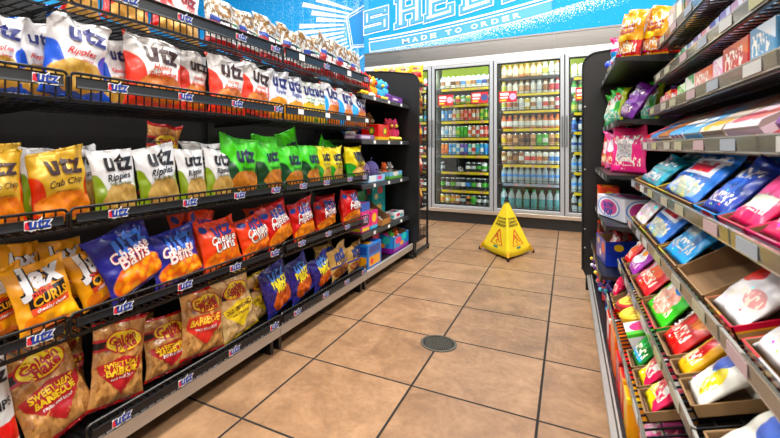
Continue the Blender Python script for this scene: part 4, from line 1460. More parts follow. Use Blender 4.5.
N.put(wn.inputs['Vector'], cmb.outputs[0])
off = N.n('ShaderNodeVectorMath', operation='ADD')
N.put(off.inputs[0], tc.outputs['Object'])
sc_ = N.n('ShaderNodeVectorMath', operation='SCALE')
N.put(sc_.inputs[0], wn.outputs['Color'])
sc_.inputs['Scale'].default_value = 30
N.put(off.inputs[1], sc_.outputs[0])
n1 = N.n('ShaderNodeTexNoise')
n1.inputs['Scale'].default_value = 5.5
n1.inputs['Detail'].default_value = 6
n1.inputs['Roughness'].default_value = .72
n1.inputs['Distortion'].default_value = .5
N.put(n1.inputs['Vector'], off.outputs[0])
n2 = N.n('ShaderNodeTexNoise')
n2.inputs['Scale'].default_value = 45
n2.inputs['Detail'].default_value = 3
N.put(n2.inputs['Vector'], off.outputs[0])
cr = N.n('ShaderNodeValToRGB')
cr.color_ramp.elements[0].position = .28
cr.color_ramp.elements[0].color = lin('#6a4c36')
cr.color_ramp.elements[1].position = .72
cr.color_ramp.elements[1].color = lin('#b48c68')
e = cr.color_ramp.elements.new(.5)
e.color = lin('#926e4e')
N.put(cr.inputs[0], N.m('ADD', N.m('MULTIPLY', n1.outputs['Fac'], .8), N.m('ADD', N.m('MULTIPLY', n2.outputs['Fac'], .16), N.m('MULTIPLY', wn.outputs['Value'], .08))))
gm = N.rng(ed, .0085, .0115)
N.put(bs.inputs['Base Color'], N.mix(gm, lin('#1c1612'), cr.outputs[0]))
N.put(bs.inputs['Roughness'], N.m('SUBTRACT', .85, N.m('MULTIPLY', gm, N.m('ADD', .36, N.m('MULTIPLY', n2.outputs['Fac'], .2)))))
bp = N.n('ShaderNodeBump')
bp.inputs['Strength'].default_value = .35
bp.inputs['Distance'].default_value = .004
N.put(bp.inputs['Height'], N.m('ADD', N.rng(ed, .004, .012), N.m('MULTIPLY', n2.outputs['Fac'], .12)))
N.put(bs.inputs['Normal'], bp.outputs['Normal'])
RX0, RX1, RY0, RY1, RZ = -7.0, 3.2, -3.2, 5.40, 4.2
b = MB()
b.box(RX0, RY0, -.05, RX1, RY1 + .6, 0)
struct(b.build('floor', fm))
b = MB()
b.box(RX0, RY0, RZ, RX1, RY1 + .6, RZ + .05)
struct(b.build('ceiling', mat('ceiling_white', '#e4e4e2', .8)))
b = MB()
b.box(RX0, RY0 - .05, 0, RX1, RY0, RZ)
struct(b.build('wall_front', mat('wall_warm_grey', '#cfcac2', .7)))
b = MB()
b.box(RX1, RY0, 0, RX1 + .05, RY1 + .6, RZ)
struct(b.build('wall_right', mat('wall_warm_grey', '#cfcac2', .7)))
b = MB()
b.box(RX0 - .05, RY0, 0, RX0, RY1 + .6, RZ)
struct(b.build('wall_left', mat('wall_blue_plain', '#1fa0d8', .45)))


def blue_wall(name, streaks):
    m = bpy.data.materials.new(name)
    m.use_nodes = True
    N = NT(m)
    bs = m.node_tree.nodes['Principled BSDF']
    tc = N.n('ShaderNodeTexCoord')
    sp = N.n('ShaderNodeSeparateXYZ')
    N.put(sp.inputs[0], tc.outputs['Object'])
    X, Z = sp.outputs[0], sp.outputs[2]
    c = lin('#0098dc')
    wn = N.n('ShaderNodeTexNoise')
    wn.inputs['Scale'].default_value = 75
    wn.inputs['Detail'].default_value = 2
    N.put(wn.inputs['Vector'], tc.outputs['Object'])
    big = N.n('ShaderNodeTexNoise')
    big.inputs['Scale'].default_value = 2.2
    N.put(big.inputs['Vector'], tc.outputs['Object'])
    if streaks:
        # printed vertical pickets with a splatter of white
        f = N.m('FRACT', N.m('MULTIPLY', X, 5.2))
        edge = N.rng(N.m('ABSOLUTE', N.m('SUBTRACT', f, .5)), .47, .49)
        dens = N.m('MULTIPLY', N.rng(X, -4.4, -2.6), N.m('MULTIPLY', f, .20))
        sp1 = N.m('GREATER_THAN', N.m('ADD', wn.outputs['Fac'], dens), .66)
        c = N.mix(N.m('MULTIPLY', sp1, .75), c, lin('#bfe6f6'))
        c = N.mix(N.m('MULTIPLY', edge, N.rng(X, -4.9, -3.2)), c, lin('#56c4ee'))
    else:
        # splatter under the lettering band: dense near the arc, thinning downwards
        arc = N.m('ADD', N.m('MULTIPLY', N.m('ADD', X, 2.42), .03), N.m('ADD', N.m('MULTIPLY', N.m('MULTIPLY', N.m('ADD', X, 2.42), N.m('ADD', X, 2.42)), .029), 2.262))
        dist = N.m('SUBTRACT', arc, Z)
        dens = N.m('MULTIPLY', N.rng(dist, .15, .0), N.m('GREATER_THAN', dist, -.02))
        sp1 = N.m('GREATER_THAN', N.m('ADD', wn.outputs['Fac'], N.m('MULTIPLY', dens, .17)), .66)
        sp1 = N.m('MULTIPLY', sp1, N.m('GREATER_THAN', dens, 0.02))
        c = N.mix(sp1, c, lin('#e4f4fa'))
        d2 = N.m('MULTIPLY', N.rng(X, -.1, .5), N.m('MULTIPLY', N.rng(Z, 2.45, 2.9), .12))
        sp2 = N.m('GREATER_THAN', N.m('ADD', wn.outputs['Fac'], d2), .72)
        c = N.mix(sp2, c, lin('#c4e8f6'))
    N.put(bs.inputs['Base Color'], c)
    bs.inputs['Roughness'].default_value = .5
    bs.inputs['Specular IOR Level'].default_value = .2
    return m


BW = blue_wall('blue_sign_panel', False)
b = MB()
b.box(-2.52, YC + .002, 2.244, -.1415, YC + .06, RZ)
struct(b.build('wall_back', BW))
b = MB()
b.box(-.1395, YC + .002, 2.244, RX1, YC + .06, RZ)
struct(b.build('wall_back_right', BW))
b = MB()
b.box(-.1418, YC - .003, 2.244, -.1392, YC + .01, RZ)
struct(b.build('trim_10', mat('panel_seam', '#2c86b4', .4)))
YL = YC + .16
b = MB()
b.box(RX0, YL, 0, -2.50, YL + .05, RZ)
struct(b.build('wall_back_left', blue_wall('blue_picket_panel', True)))
b = MB()
b.box(-2.52, YC + .06, 0, -2.50, YL, RZ)
struct(b.build('wall_return', mat('wall_blue_plain', '#1fa0d8', .45)))
b = MB()
b.box(-2.53, YC - .004, 2.244, -2.455, YC + .002, RZ)
struct(b.build('trim_11', mat('sign_blue_edge', '#0c9ad8', .4)))
b = MB()
b.box(.80, YC + .0, 0, RX1, YC + .05, 2.244)
struct(b.build('wall_cooler_side', mat('wall_warm_grey', '#cfcac2', .7)))

# ---- the wall sign
sg = thing('wall_sign', 'blue and white wall sign reading SHEETZ MADE TO ORDER', 'sign', (0, YC, 0))
SWHITE = mat('sign_white', '#eef4f6', .45)
SLIGHT = mat('sign_light_blue', '#3f9fda', .45)
SBLUE = mat('sign_blue', '#058fd6', .4)


def arcz(x, base):
    t = x + 2.42
    return base + .03 * t + .029 * t * t


def ribbon(b, x0, x1, za, zb_, y, mi=0, n=24, bulge=0):
    """flat band following the arc of the sign"""
    for k in range(n):
        p, q = x0 + (x1 - x0) * k / n, x0 + (x1 - x0) * (k + 1) / n
        P = [(p, arcz(p, za)), (q, arcz(q, za)), (q, arcz(q, zb_)), (p, arcz(p, zb_))]
        b.prism(P, y - .0012, y, 'y', mi)


b = MB()
ribbon(b, -2.43, -.165, 2.272, 2.385, -.0005, 0)
b.build('slogan_band', SLIGHT, sg)
b = MB()
ribbon(b, -2.44, -.155, 2.258, 2.268, -.0025, 0)
ribbon(b, -2.455, -.155, 2.388, 2.402, -.0025, 0)
ribbon(b, -2.455, -.155, 2.425, 2.448, -.0025, 0)
b.prism([(-2.445, 2.262), (-2.43, 2.264), (-2.44, 2.385), (-2.455, 2.385)], -.004, -.0025, 'y')
b.build('border_line', SWHITE, sg)
s = 'MADE TO ORDER'
xw = -1.965
for ch in s:
    if ch == ' ':
        xw += .075
        continue
    vs, fs, ar = text_geo(ch, .03, None)
    wd = .082 if ch != 'M' else .10
    zc = arcz(xw + wd / 2, 2.328)
    sl = math.atan(.03 + .058 * (xw + 2.42))
    M = Matrix.Translation((xw + wd / 2, -.0048, zc)) @ Matrix.Rotation(-sl, 4, 'Y') @ Matrix.Rotation(pi / 2, 4, 'X') @ Matrix.Diagonal((1, .062 / (ar * wd), 1, 1))
    b = MB()
    b.add([(x * wd, y * wd, 0) for x, y in vs], fs, 0, M)
    b.build('slogan_letter', SWHITE, sg)
    xw += wd + .040
# big letters, built from bars; each is white outline, blue inline, light fill
LET = {'S': [(0, 0, 1, .22), (.76, 0, 1, .56), (0, .40, 1, .60), (0, .40, .24, 1), (0, .78, 1, 1), (.80, .70, 1, 1)],
       'H': [(.08, 0, .34, 1), (.66, 0, .92, 1), (.08, .40, .92, .60), (0, 0, .42, .14), (.58, 0, 1, .14), (0, .86, .42, 1), (.58, .86, 1, 1)],
       'E': [(.08, 0, .34, 1), (0, 0, 1, .20), (.08, .42, .74, .60), (0, .82, 1, 1), (.80, 0, 1, .30), (.80, .72, 1, 1)],
       'T': [(.37, 0, .63, 1), (.22, 0, .78, .14), (0, .80, 1, 1), (0, .66, .2, 1), (.8, .66, 1, 1)],
       'Z': [(0, 0, 1, .22), (0, .78, 1, 1), (.55, .5, .95, .8), (.28, .3, .68, .58), (.02, .12, .42, .36)]}
xl = [(-2.520, .345, .30, 'S'), (-2.065, .385, .40, 'H'), (-1.655, .375, .46, 'E'), (-1.190, .375, .48, 'E'), (-.76, .34, .44, 'T'), (-.38, .26, .36, 'Z')]
for (lx, lw, lh, ch) in xl:
    for nm, mm, g, yy in (('letter_outline', SWHITE, .022, -.003), ('letter_edge', SBLUE, .008, -.0055), ('letter_face', SLIGHT, -.004, -.008), ('letter_core', SWHITE, -.030, -.0105)):
        b = MB()
        for kk, (p0, q0, p1, q1) in enumerate(LET[ch]):
            X0, X1 = lx + p0 * lw - g, lx + p1 * lw + g
            Z0, Z1 = q0 * lh - g, q1 * lh + g
            if X1 - X0 < .008 or Z1 - Z0 < .008:
                continue
            base = 2.522 - 2.42 * 0
            P = [(x, arcz(x, base) + .016 * 0 + z + .06 * (x - lx)) for x, z in ((X0, Z0), (X1, Z0), (X1, Z1), (X0, Z1))]
            e = .00007 * kk
            b.prism(P, yy - .0012 - e, yy + e, 'y')
        b.build(nm, mm, sg)
# left tip of the badge and the rays, on the recessed panel
b = MB()
def line(b, p, q, w, y0=YL - YC, n=1):
    d = Vector((q[0] - p[0], q[1] - p[1])).normalized()
    nn = Vector((-d.y, d.x)) * w / 2
    b.prism([(p[0] + nn.x, p[1] + nn.y), (q[0] + nn.x, q[1] + nn.y), (q[0] - nn.x, q[1] - nn.y), (p[0] - nn.x, p[1] - nn.y)], y0 - .004, y0 - .001, 'y')
line(b, (-2.90, 2.86), (-2.50, 3.02), .022)
line(b, (-2.87, 2.83), (-2.50, 2.97), .010)
line(b, (-2.90, 2.865), (-2.82, 2.40), .022)
line(b, (-2.865, 2.83), (-2.79, 2.43), .010)
line(b, (-2.83, 2.40), (-2.50, 2.385), .022)
line(b, (-2.80, 2.43), (-2.50, 2.415), .010)
b.build('badge_tip', SWHITE, sg)
b = MB()
b.prism([(-2.86, 2.825), (-2.50, 2.965), (-2.50, 2.42), (-2.785, 2.435)], YL - YC - .0009, YL - YC - .0004, 'y')
b.build('badge_field', SBLUE, sg)
b = MB()
for k in range(15):
    a = radians(150 + 75 * k / 14)
    c0 = (-1.9, 2.66)
    r0 = 1.03 + .02 * sin(k * 2.1)
    r1 = 1.75 + .2 * sin(k * 1.7)
    p = (c0[0] + r0 * cos(a), c0[1] + r0 * .55 * sin(a))
    q = (c0[0] + r1 * cos(a), c0[1] + r1 * .62 * sin(a))
    d = Vector((q[0] - p[0], q[1] - p[1])).normalized()
    nn = Vector((-d.y, d.x))
    w0, w1 = .012, .038
    y0 = YL - YC
    b.prism([(p[0] + nn.x * w0, p[1] + nn.y * w0), (q[0] + nn.x * w1, q[1] + nn.y * w1), (q[0] - nn.x * w1, q[1] - nn.y * w1), (p[0] - nn.x * w0, p[1] - nn.y * w0)][::-1], y0 - .003, y0 - .0005, 'y')
b.build('ray', SWHITE, sg)

# ------------------------------------------------------------------ floor drain
b = MB()
b.lathe([(.086, 0, 0), (.086, .003, 0), (.074, .004, 0), (.074, .0015, 1), (.002, .0015, 1)], 32)
for i in range(-8, 9):
    for j in range(-8, 9):
        x, y = i * .0085, j * .0085
        if x * x + y * y < .068 ** 2:
            b.box(x - .0026, y - .0026, .0015, x + .0026, y + .0026, .0034, 0)
dr = b.build('floor_drain', [mat('drain_metal', '#6a6458', .5, metal=.7), mat('drain_hole', '#1a1714', .8)], loc=(-.552, 1.954, .0005), rot=(0, 0, .4))
tag(dr, 'round metal drain grate set in the tiled floor', 'drain')

# ------------------------------------------------------------------ pop-up wet floor sign
YEL = mat('sign_yellow_cloth', '#f2d400', .5, bump=.15, bscale=25)
fs_ = thing('wet_floor_sign', 'yellow pop-up wet floor sign standing on the tiles', 'floor sign', (-.480, 3.864, 0))
feet = [Vector((-.4386 + .480, 3.614 - 3.864, 0)), Vector((-.278 + .480, 4.032 - 3.864, 0)), Vector((-.7238 + .480, 3.946 - 3.864, 0))]
apex = Vector((0, 0, .470))
b = MB()
nq = 10
tips = [Vector((f.x * .95, f.y * .95, .030)) for f in feet]
def cone_pt(i, s, v):
    """point on panel i, s across, v up"""
    A, Bq = tips[i], tips[(i + 1) % 3]
    lo = A.lerp(Bq, s)
    lo.z += -.045 * 4 * s * (1 - s) * 0 + .0
    n = (A + Bq) / 2
    sag = 4 * s * (1 - s)
    lo.z -= .012 * sag
    top = Vector((apex.x + (A.lerp(Bq, s).x) * .045, apex.y + A.lerp(Bq, s).y * .045, apex.z))
    p = lo.lerp(top, v)
    inward = Vector((-n.x, -n.y, 0)).normalized()
    return p + inward * .010 * sag * (1 - v) * v * 2
for i in range(3):
    vs = [cone_pt(i, k / nq, j / nq) for j in range(nq + 1) for k in range(nq + 1)]
    fcs = [[j * (nq + 1) + k, j * (nq + 1) + k + 1, (j + 1) * (nq + 1) + k + 1, (j + 1) * (nq + 1) + k] for j in range(nq) for k in range(nq)]
    b.add(vs, fcs, 0)
cl = b.build('cloth_cone', YEL, fs_, smooth=False)
md = cl.modifiers.new('thickness', 'SOLIDIFY')
md.thickness = .003
md.offset = -1
cl.data.polygons.foreach_set('use_smooth', [True] * len(cl.data.polygons))
for i, f in enumerate(feet):
    b = MB()
    b.tube([Vector((f.x * .86, f.y * .86, .075)), Vector((f.x * .99, f.y * .99, .010))], .009, 8)
    lg = b.build('leg', mat('sign_leg_yellow', '#e8a400', .4), fs_)
    b = MB()
    b.lathe([(.010, 0), (.012, .003), (.011, .022), (.007, .028)], 10, (f.x, f.y, 0))
    b.build('foot_cap', RUBBER, lg)
b = MB()
b.lathe([(.022, .462), (.022, .475), (.014, .480), (.014, .500), (.009, .507)], 14)
b.build('cap', RUBBER, fs_)


def on_cone(i, s, v, lift=.0028):
    p = cone_pt(i, s, v)
    a = cone_pt(i, min(1, s + .01), v) - cone_pt(i, max(0, s - .01), v)
    c = cone_pt(i, s, v + .01) - cone_pt(i, s, v - .01)
    return p + a.cross(c).normalized() * lift, a.normalized(), c.normalized()


for i, name in ((0, 'a'), (2, 'b'), (1, 'c')):
    bk = MB()
    L = .455

    def place(geo, s0, v0, size, mi, mb, ys=1.0):
        tv, tf, ar = geo
        pts = []
        for x, y in tv:
            v = v0 + y * size * ys / .42
            wid = L * (1 - v) * .92 + .02
            pts.append(on_cone(i, s0 + x * size * 1.45 / wid, v)[0])
        mb.add(pts, tf, mi)
    for k, wrd in enumerate(('CAUTION', 'CUIDADO', 'ATENCION')):
        place(text_geo(wrd, .03, .5), .5, .66 - .062 * k, .085 + .012 * k, 0, bk, 1.2)
    bk.build('warning_lettering', RUBBER, fs_)
    tr = MB()

    def stroke(pts, w, mb, closed=False, n=6):
        pp = pts + ([pts[0]] if closed else [])
        for (p, q) in zip(pp, pp[1:]):
            vs = []
            d = Vector((q[0] - p[0], q[1] - p[1]))
            nn = Vector((-d.y, d.x)).normalized() * w / 2
            for t in range(n + 1):
                c = Vector(p) + d * t / n
                for sg_ in (1, -1):
                    x, y = c.x + nn.x * sg_, c.y + nn.y * sg_
                    v = y
                    wid = L * (1 - v) * .92 + .02
                    vs.append(on_cone(i, .5 + x * 1.5 / wid, v)[0])
            mb.add(vs, [[2 * t, 2 * t + 1, 2 * t + 3, 2 * t + 2] for t in range(n)])
    stroke([(-.060, .17), (.060, .17), (0, .46)], .009, tr, True)
    tr.build('warning_triangle', mat('sign_red', '#d83a14', .5), fs_)
    mn = MB()
    stroke([(-.012, .365), (-.012, .34)], .018, mn)
    stroke([(-.012, .335), (.010, .275)], .012, mn)
    stroke([(.010, .275), (.032, .215)], .009, mn)
    stroke([(.010, .275), (-.010, .235), (.004, .195)], .009, mn)
    stroke([(-.006, .325), (-.034, .285)], .007, mn)
    stroke([(-.006, .325), (.026, .335)], .007, mn)
    mn.build('slipping_figure', mat('sign_red', '#d83a14', .5), fs_)
    bl = MB()
    stroke([(-.022, .128), (.022, .128)], .035, bl)
    bl.build('maker_mark', mat('sign_teal', '#2c7a6c', .5), fs_)

# ------------------------------------------------------------------ the candy gondola (right)
RB = 0.78            # back panel
RY = [-0.32, 0.90, 2.12, 3.03]
RSH = [(1.348, 1.380, .330), (1.206, 1.238, .320), (1.070, 1.102, .300), (.931, .963, .275), (.776, .807, .240), (.611, .642, .226), (.430, .460, .190), (.275, .305, .150)]
RNAME = ['top shelf', 'second shelf down', 'third shelf down', 'fourth shelf down', 'fifth shelf down', 'sixth shelf down', 'seventh shelf down', 'eighth shelf down']
RAILM = art('clear price rail', '#7c7a72', [('dots', 5, .30, '#94907c'), ('dots', 9, .20, '#5c5a54'), ('rect', 0, .0, 1, .10, '#c0beb8'), ('rect', 0, .92, 1, 1, '#c8c6c0')], rough=.22, coat=.6, metal=.35, crinkle=0)
TAGC = ['#a8a290', '#a8a478', '#c0bfba', '#98a0a8', '#b49a9c', '#a8a488']
RBL = ['candy gondola bay nearest the camera at right edge', 'candy gondola bay of wire shelves with clear price rails', 'candy gondola bay of black shelves with rounded end panel']
rbays = []
for i in range(3):
    y0, y1 = RY[i], RY[i + 1]
    t = thing('gondola_bay', RBL[i], 'shelving', (0, 0, 0))
    rbays.append(t)
    b = MB()
    b.box(RB + .012, y0 + .001, .10, RB + .03, y1 - .001, 1.56)
    b.build('back_panel', pegm, t)
    b = MB()
    b.box(RB - .004, y0 + .0005, 0, RB + .04, y0 + .03, 1.58)
    b.build('upright', BLACK, t)
    b = MB()
    b.box(RB - .004, y1 - .03, 0, RB + .04, y1 - .0005, 1.58)
    b.build('upright', BLACK, t)
    b = MB()
    b.box(.135, y0 + .002, .092, RB, y1 - .002, .112)
    b.build('base_deck', BLACK, t)
    b = MB()
    b.prism([(.112, .075), (.120, .075), (.124, .13), (.108, .13), (.106, .12)], y0 + .002, y1 - .002, 'y')
    b.box(.128, y0 + .002, .10, .134, y1 - .002, .135)
    k = b.build('kick_rail', STEEL, t)
    b = MB()
    b.box(.30, y0 + .05, 0, .32, y1 - .05, .092)
    b.build('kick_plate', BLACK, t)
    for ys in (y0 + .02, y1 - .04):
        b = MB()
        b.box(.14, ys, 0, RB, ys + .02, .09)
        b.build('base_foot', BLACK, t)
    if i < 2:
        for q, (z0, z1, xl_) in enumerate(RSH):
            b = MB()
            n = 42
            r = .0018
            th = radians(22) if q > 3 else (radians(32) if q == 3 else 0.0)
            D = (RB - xl_ - .006) if q < 3 else (.21 if q == 3 else .30)
            M = Matrix.Translation((xl_ + .004, 0, z0)) @ Matrix.Rotation(-th, 4, 'Y')
            for k in range(n):
                y = y0 + .01 + (y1 - y0 - .02) * k / (n - 1)
                b.box(0, y - r, .001, D, y + r, .005, 0, M)
            for k in range(8):
                x = .002 + (D - .006) * k / 7
                b.box(x - r, y0 + .006, -.003, x + r, y1 - .006, .001, 0, M)
            b.box(0, y0 + .006, -.004, .006, y1 - .006, .006, 0, M)
            for ys in (y0 + .008, y1 - .012):
                b.prism([(.03, -.006), (D, -.030), (D, -.002), (.03, -.001)], ys, ys + .003, 'y', 0, M)
                if th:
                    b.box(xl_ + D * cos(th) - .004, ys, z0 + D * sin(th) - .03, RB, ys + .003, z0 + D * sin(th) - .006)
            sh = b.build('wire_shelf', WIRE, t)
            b = MB()
            b.prism([(xl_, z0), (xl_ + .003, z0), (xl_ + .0035, z1), (xl_ - .002, z1)], y0 + .006, y1 - .006, 'y')
            b.box(xl_ + .001, y0 + .003, z0, xl_ + .006, y0 + .006, z1)
            rl = b.build('price_rail', RAILM, sh, uv=True)
            for k in range(6):
                y = y0 + .12 + (y1 - y0 - .22) * k / 5 + rnd.uniform(-.03, .03)
                b = MB()
                b.box(xl_ - .0030, y - .042, z0 + .004, xl_ - .0021, y + .042, z1 - .005)
                b.build('price_tag', mat('tag ' + TAGC[(k + q) % 6], TAGC[(k + q) % 6], .5), rl)
# far bay: black shelves with lips, rounded end panel
TSH = [(1.332, .18), (1.062, .185), (.820, .148), (.596, .145), (.375, .125)]
t = rbays[2]
y0, y1 = RY[2], RY[3]
for q, (z, xl_) in enumerate(TSH):
    b = MB()
    b.box(xl_ + .012, y0 + .004, z - .016, RB, y1 - .004, z)
    for ys in (y0 + .006, y1 - .010):
        b.prism([(xl_ + .05, z - .018), (RB, z - .07), (RB, z - .016), (xl_ + .05, z - .016)], ys, ys + .004, 'y')
    sh = b.build('shelf', BLACK, t)
    b = MB()
    b.prism([(xl_, z - .028), (xl_ + .012, z - .03), (xl_ + .012, z), (xl_ + .004, z + .002)], y0 + .004, y1 - .004, 'y')
    b.build('price_channel', CHANNEL, sh)
    for k in range(3):
        b = MB()
        yy = y0 + .18 + .25 * k
        b.box(xl_ - .0016, yy - .03, z - .025, xl_ - .0004, yy + .03, z - .004, 0)
        b.build('price_tag', mat('tag grey', '#9a9a98', .4), sh)
prof = [(.80, .03), (.80, 1.60), (.40, 1.575), (.24, 1.548)]
for k in range(9):
    a = radians(97 + 83 * k / 8)
    prof.append((.172 + .088 * cos(a), 1.452 + .088 * sin(a)))
prof += [(.082, .16), (.10, .12), (.10, .03)]
b = MB()
b.prism(prof[::-1], y1 + .001, y1 + .028, 'y')
ep = b.build('end_panel', BLACK, t)
b = MB()
b.tube([(p[0], y1 - .001, p[1]) for p in prof[1:14]], .006, 6)
b.build('panel_edging', RUBBER, ep)
b = MB()
for z in (.30, .42, .80, 1.2):
    b.ball((.096, y1 - .001, z), .006)
b.build('bolt', STEEL, ep)
b = MB()
b.lathe([(.016, 0), (.02, .004), (.02, .03), (.008, .034), (.008, .06)], 12, (.14, y1 + .014, 0))
b.build('levelling_foot', RUBBER, t)

RFACE = -pi / 2
SNO = [0]


def candy(name, base, *layers, **kw):
    ly = list(layers)
    if kw.get('crinkle', 1):
        ly.append(('scrawl', .08, .62, .92, .80, '#f6f2ee', 15))
        ly.append(('scrawl', .1, .16, .9, .34, '#f2e8d8', 20))
        ly.append(('dots', 8, .13, None))
    return art('candy ' + name, base, ly, **kw)


DT = radians(22)
DT3 = radians(32)


def deck_pt(q, a, b=0.0):
    """Point a metres up the sloping deck of wire shelf q and b metres off it -> (X, z)."""
    z0, z1, xl_ = RSH[q]
    t = DT if q > 3 else (DT3 if q == 3 else 0.0)
    return xl_ + .008 + a * cos(t) - b * sin(t), z0 + .0080 + a * sin(t) + b * cos(t)


def lay_bag(kind, m, w, h, t, loc, lean, label, group=None, rz=0.0, roll=0.0, texts=(), name='candy_bag', cat='candy', ear=.02, slope=0.0):
    SNO[0] += 1
    me = bag_mesh(name, w, h, t, 500 + SNO[0], m, texts, nu=14, nv=16, ear=ear, slope=slope, crease=1.3, waist=.05 if name == 'candy_bag' else .13)
    R = Matrix.Rotation(RFACE + rz, 4, 'Z') @ Matrix.Rotation(-lean, 4, 'X') @ Matrix.Rotation(-roll, 4, 'Y')
    lo = min((R @ v.co).z for v in me.vertices)
    o = link(name, me)
    o.matrix_world = Matrix.Translation((loc[0], loc[1], loc[2] - lo)) @ R
    return tag(o, label, cat, group)


def span(u0, u1, X):
    a, c = yat(u0, X), yat(u1, X)
    return (a + c) / 2, abs(a - c)


# --- top shelf of the far bay: tall gold bags
GOLD = candy('gold ring bag', '#e0a024', ('rect', 0, .10, 1, .40, '#b41c20'), ('chips', .5, .26, .34, .12, '#e8a458', '#c87830', 8), ('ell', .30, .45, .26, .07, '#f0d030'), ('half', -1, 1, .93, '#f0b844'), metal=.3, rough=.22)
z, xl_ = TSH[0]
for q, (u, X, hh, ww, rz) in enumerate(((2.30, .245, .235, .135, .75), (2.27, .34, .235, .125, .9), (2.32, .42, .235, .13, .95))):
    Y = u
    lay_bag('gold', GOLD, ww, hh, .06, (X, Y, z + .002), radians(6), f"gold crunchy snack bag with red panel, {ORD[q]} from left, top of candy shelves", 'gold bags on top of the candy shelves', rz, radians(-5), name='snack_bag', cat='snack bag',
            texts=[('ONION', .52, .66, .5, '#8a1c18', dict(bold=.05, rot=8)), ('RINGS', .52, .56, .5, '#8a1c18', dict(bold=.05, rot=8))])
lay_bag('pink', candy('pink snack', '#e02878', ('rect', 0, .2, 1, .5, '#2c9ad8'), ('ell', .5, .7, .3, .12, '#f4c8dc')), .10, .15, .045, (.215, 2.40, z + .002), radians(5), 'pink snack bag at left of the gold bags on top candy shelf', None, .5, name='snack_bag', cat='snack bag')
t2 = thing('trinket_pouch', 'small blue and green trinket pouch left of the pink snack bag', 'toy', (.205, 2.72, 1.404), (0, 0, 0))
b = MB()
b.ball((0, 0, 0), .022, .016, .022)
b.ball((.006, -.02, -.006), .012)
b.build('blue_charm', mat('trinket_blue', '#2448d8', .3, coat=.5), t2, smooth=True)
b = MB()
b.rbox(-.008, -.07, -.07, .008, .02, -.018, .006)
b.build('pouch', candy('trinket pouch', '#3a8a3c', ('stripes', 0, 1, 4, .5, '#b83848'), ('ell', .5, .6, .2, .2, '#e8e0c0')), t2, uv=True)
b = MB()
b.tube([(0, 0, .02), (.02, 0, .03), (.034, 0, .016)], .0022, 5)
b.build('hook', STEEL, t2)

# --- second shelf
z, xl_ = TSH[1]
GRNB = candy('sour green', '#4cbc30', ('ell', .35, .5, .30, .22, '#e8ecd8'), ('ell', .6, .75, .25, .12, '#d83428'), ('chips', .5, .2, .4, .2, '#30a0d8', '#78d848', 8), ('half', 1, 0, .86, '#c8dc38'))
PURB = candy('purple bag', '#7c2c98', ('ell', .5, .55, .34, .2, '#b868c8'), ('rect', .2, .12, .8, .26, '#d8b0e0'))
for q, (Y, X) in enumerate(((2.88, .225), (2.62, .225))):
    lay_bag('green', GRNB, .155, .19, .05, (X, Y, z + .003), radians(8), f"green sour candy bag, {('far', 'near')[q]} one of two beside the purple bag", None, .35)
lay_bag('greenback', GRNB, .15, .20, .05, (.36, 2.50, z + .003), radians(8), 'green sour candy bag standing behind the purple bag', None, .3)
lay_bag('purple', PURB, .21, .18, .06, (.245, 2.36, z + .003), radians(28), 'purple candy bag leaning on second black candy shelf', None, .2, radians(-10))
lay_bag('purple', candy('lilac bag', '#8c4c9c', ('ell', .5, .5, .3, .2, '#e4d0e8')), .17, .15, .05, (.40, 2.26, z + .003), radians(15), 'lilac candy bag behind the leaning purple bag', None, .2)
# --- third shelf
z, xl_ = TSH[2]
PINK = candy('hot pink pouch', '#dc3c84', ('rect', .18, .25, .66, .72, '#d8d4d8'), ('scrawl', .20, .27, .64, .70, '#8c848c', 40), ('rect', 0, .88, 1, 1, '#c42c70'))
PINK2 = candy('pink fruit pouch', '#e85c9c', ('ell', .5, .62, .3, .16, '#f4e0ec'), ('ell', .5, .3, .34, .16, '#e83848'))
YELP = candy('yellow fruit pouch', '#e8d028', ('ell', .5, .6, .3, .2, '#d83c5c'), ('rect', 0, .1, 1, .26, '#58a838'))
REDP = candy('red fruit pouch', '#d42038', ('ell', .5, .6, .3, .2, '#f0d8d8'), ('ell', .5, .3, .3, .12, '#f0c030'))
for (m, Y, X, w, h, rz, l) in ((PINK, 2.235, .24, .19, .215, .75, 'hot pink pouch with nutrition panel facing the camera'), (PINK2, 2.56, .205, .17, .20, .35, 'pink fruit candy pouch left of the hot pink pouch'), (YELP, 2.47, .25, .15, .205, .5, 'yellow fruit candy pouch squeezed between two pink pouches'), (REDP, 2.80, .20, .16, .19, .3, 'red fruit candy pouch at far end of pink pouches'), (candy('blue fruit pouch', '#2890d8', ('ell', .5, .6, .3, .2, '#e8f0f4')), 2.93, .23, .12, .21, .3, 'blue fruit candy pouch near the candy end panel')):
    lay_bag('pouch', m, w, h, .035, (X, Y, z + .003), radians(5), l, None, rz, name='candy_pouch')
# --- fourth shelf: gum box
z, xl_ = TSH[3]
BLOW = art('blow pop box print', '#e4e4ee', [('ell', .44, .5, .40, .46, '#3c8cd8'), ('ell', .44, .5, .36, .42, '#f0eef4'), ('ell', .44, .5, .30, .34, '#d858a0')], crinkle=0)
carton('candy_box', .27, .16, .105, BLOW, (.255, 2.37, z + .004), RFACE + .35, 0, 'white box of BLOW POP lollipops with pink and blue badge', 'candy box', text=[('BLOW', -.06, .60, .36, '#2c4a9c', .06), ('POP', -.06, .28, .30, '#2c4a9c', .06)], mode=None)
carton('candy_box', .17, .10, .12, candy('yellow red box', '#e8542c', ('ell', .5, .5, .3, .3, '#f0c828'), ('ell', .5, .5, .16, .18, '#c82838'), crinkle=0), (.205, 2.80, z + .002), RFACE, 0, 'orange red candy box near the candy end panel', 'candy box')
DARKB = candy('dark wrapped candy', '#5c2c24', ('chips', .5, .5, .6, .6, '#c83828', '#3c1c1c', 7), ('ell', .3, .5, .2, .2, '#48a8c8'))
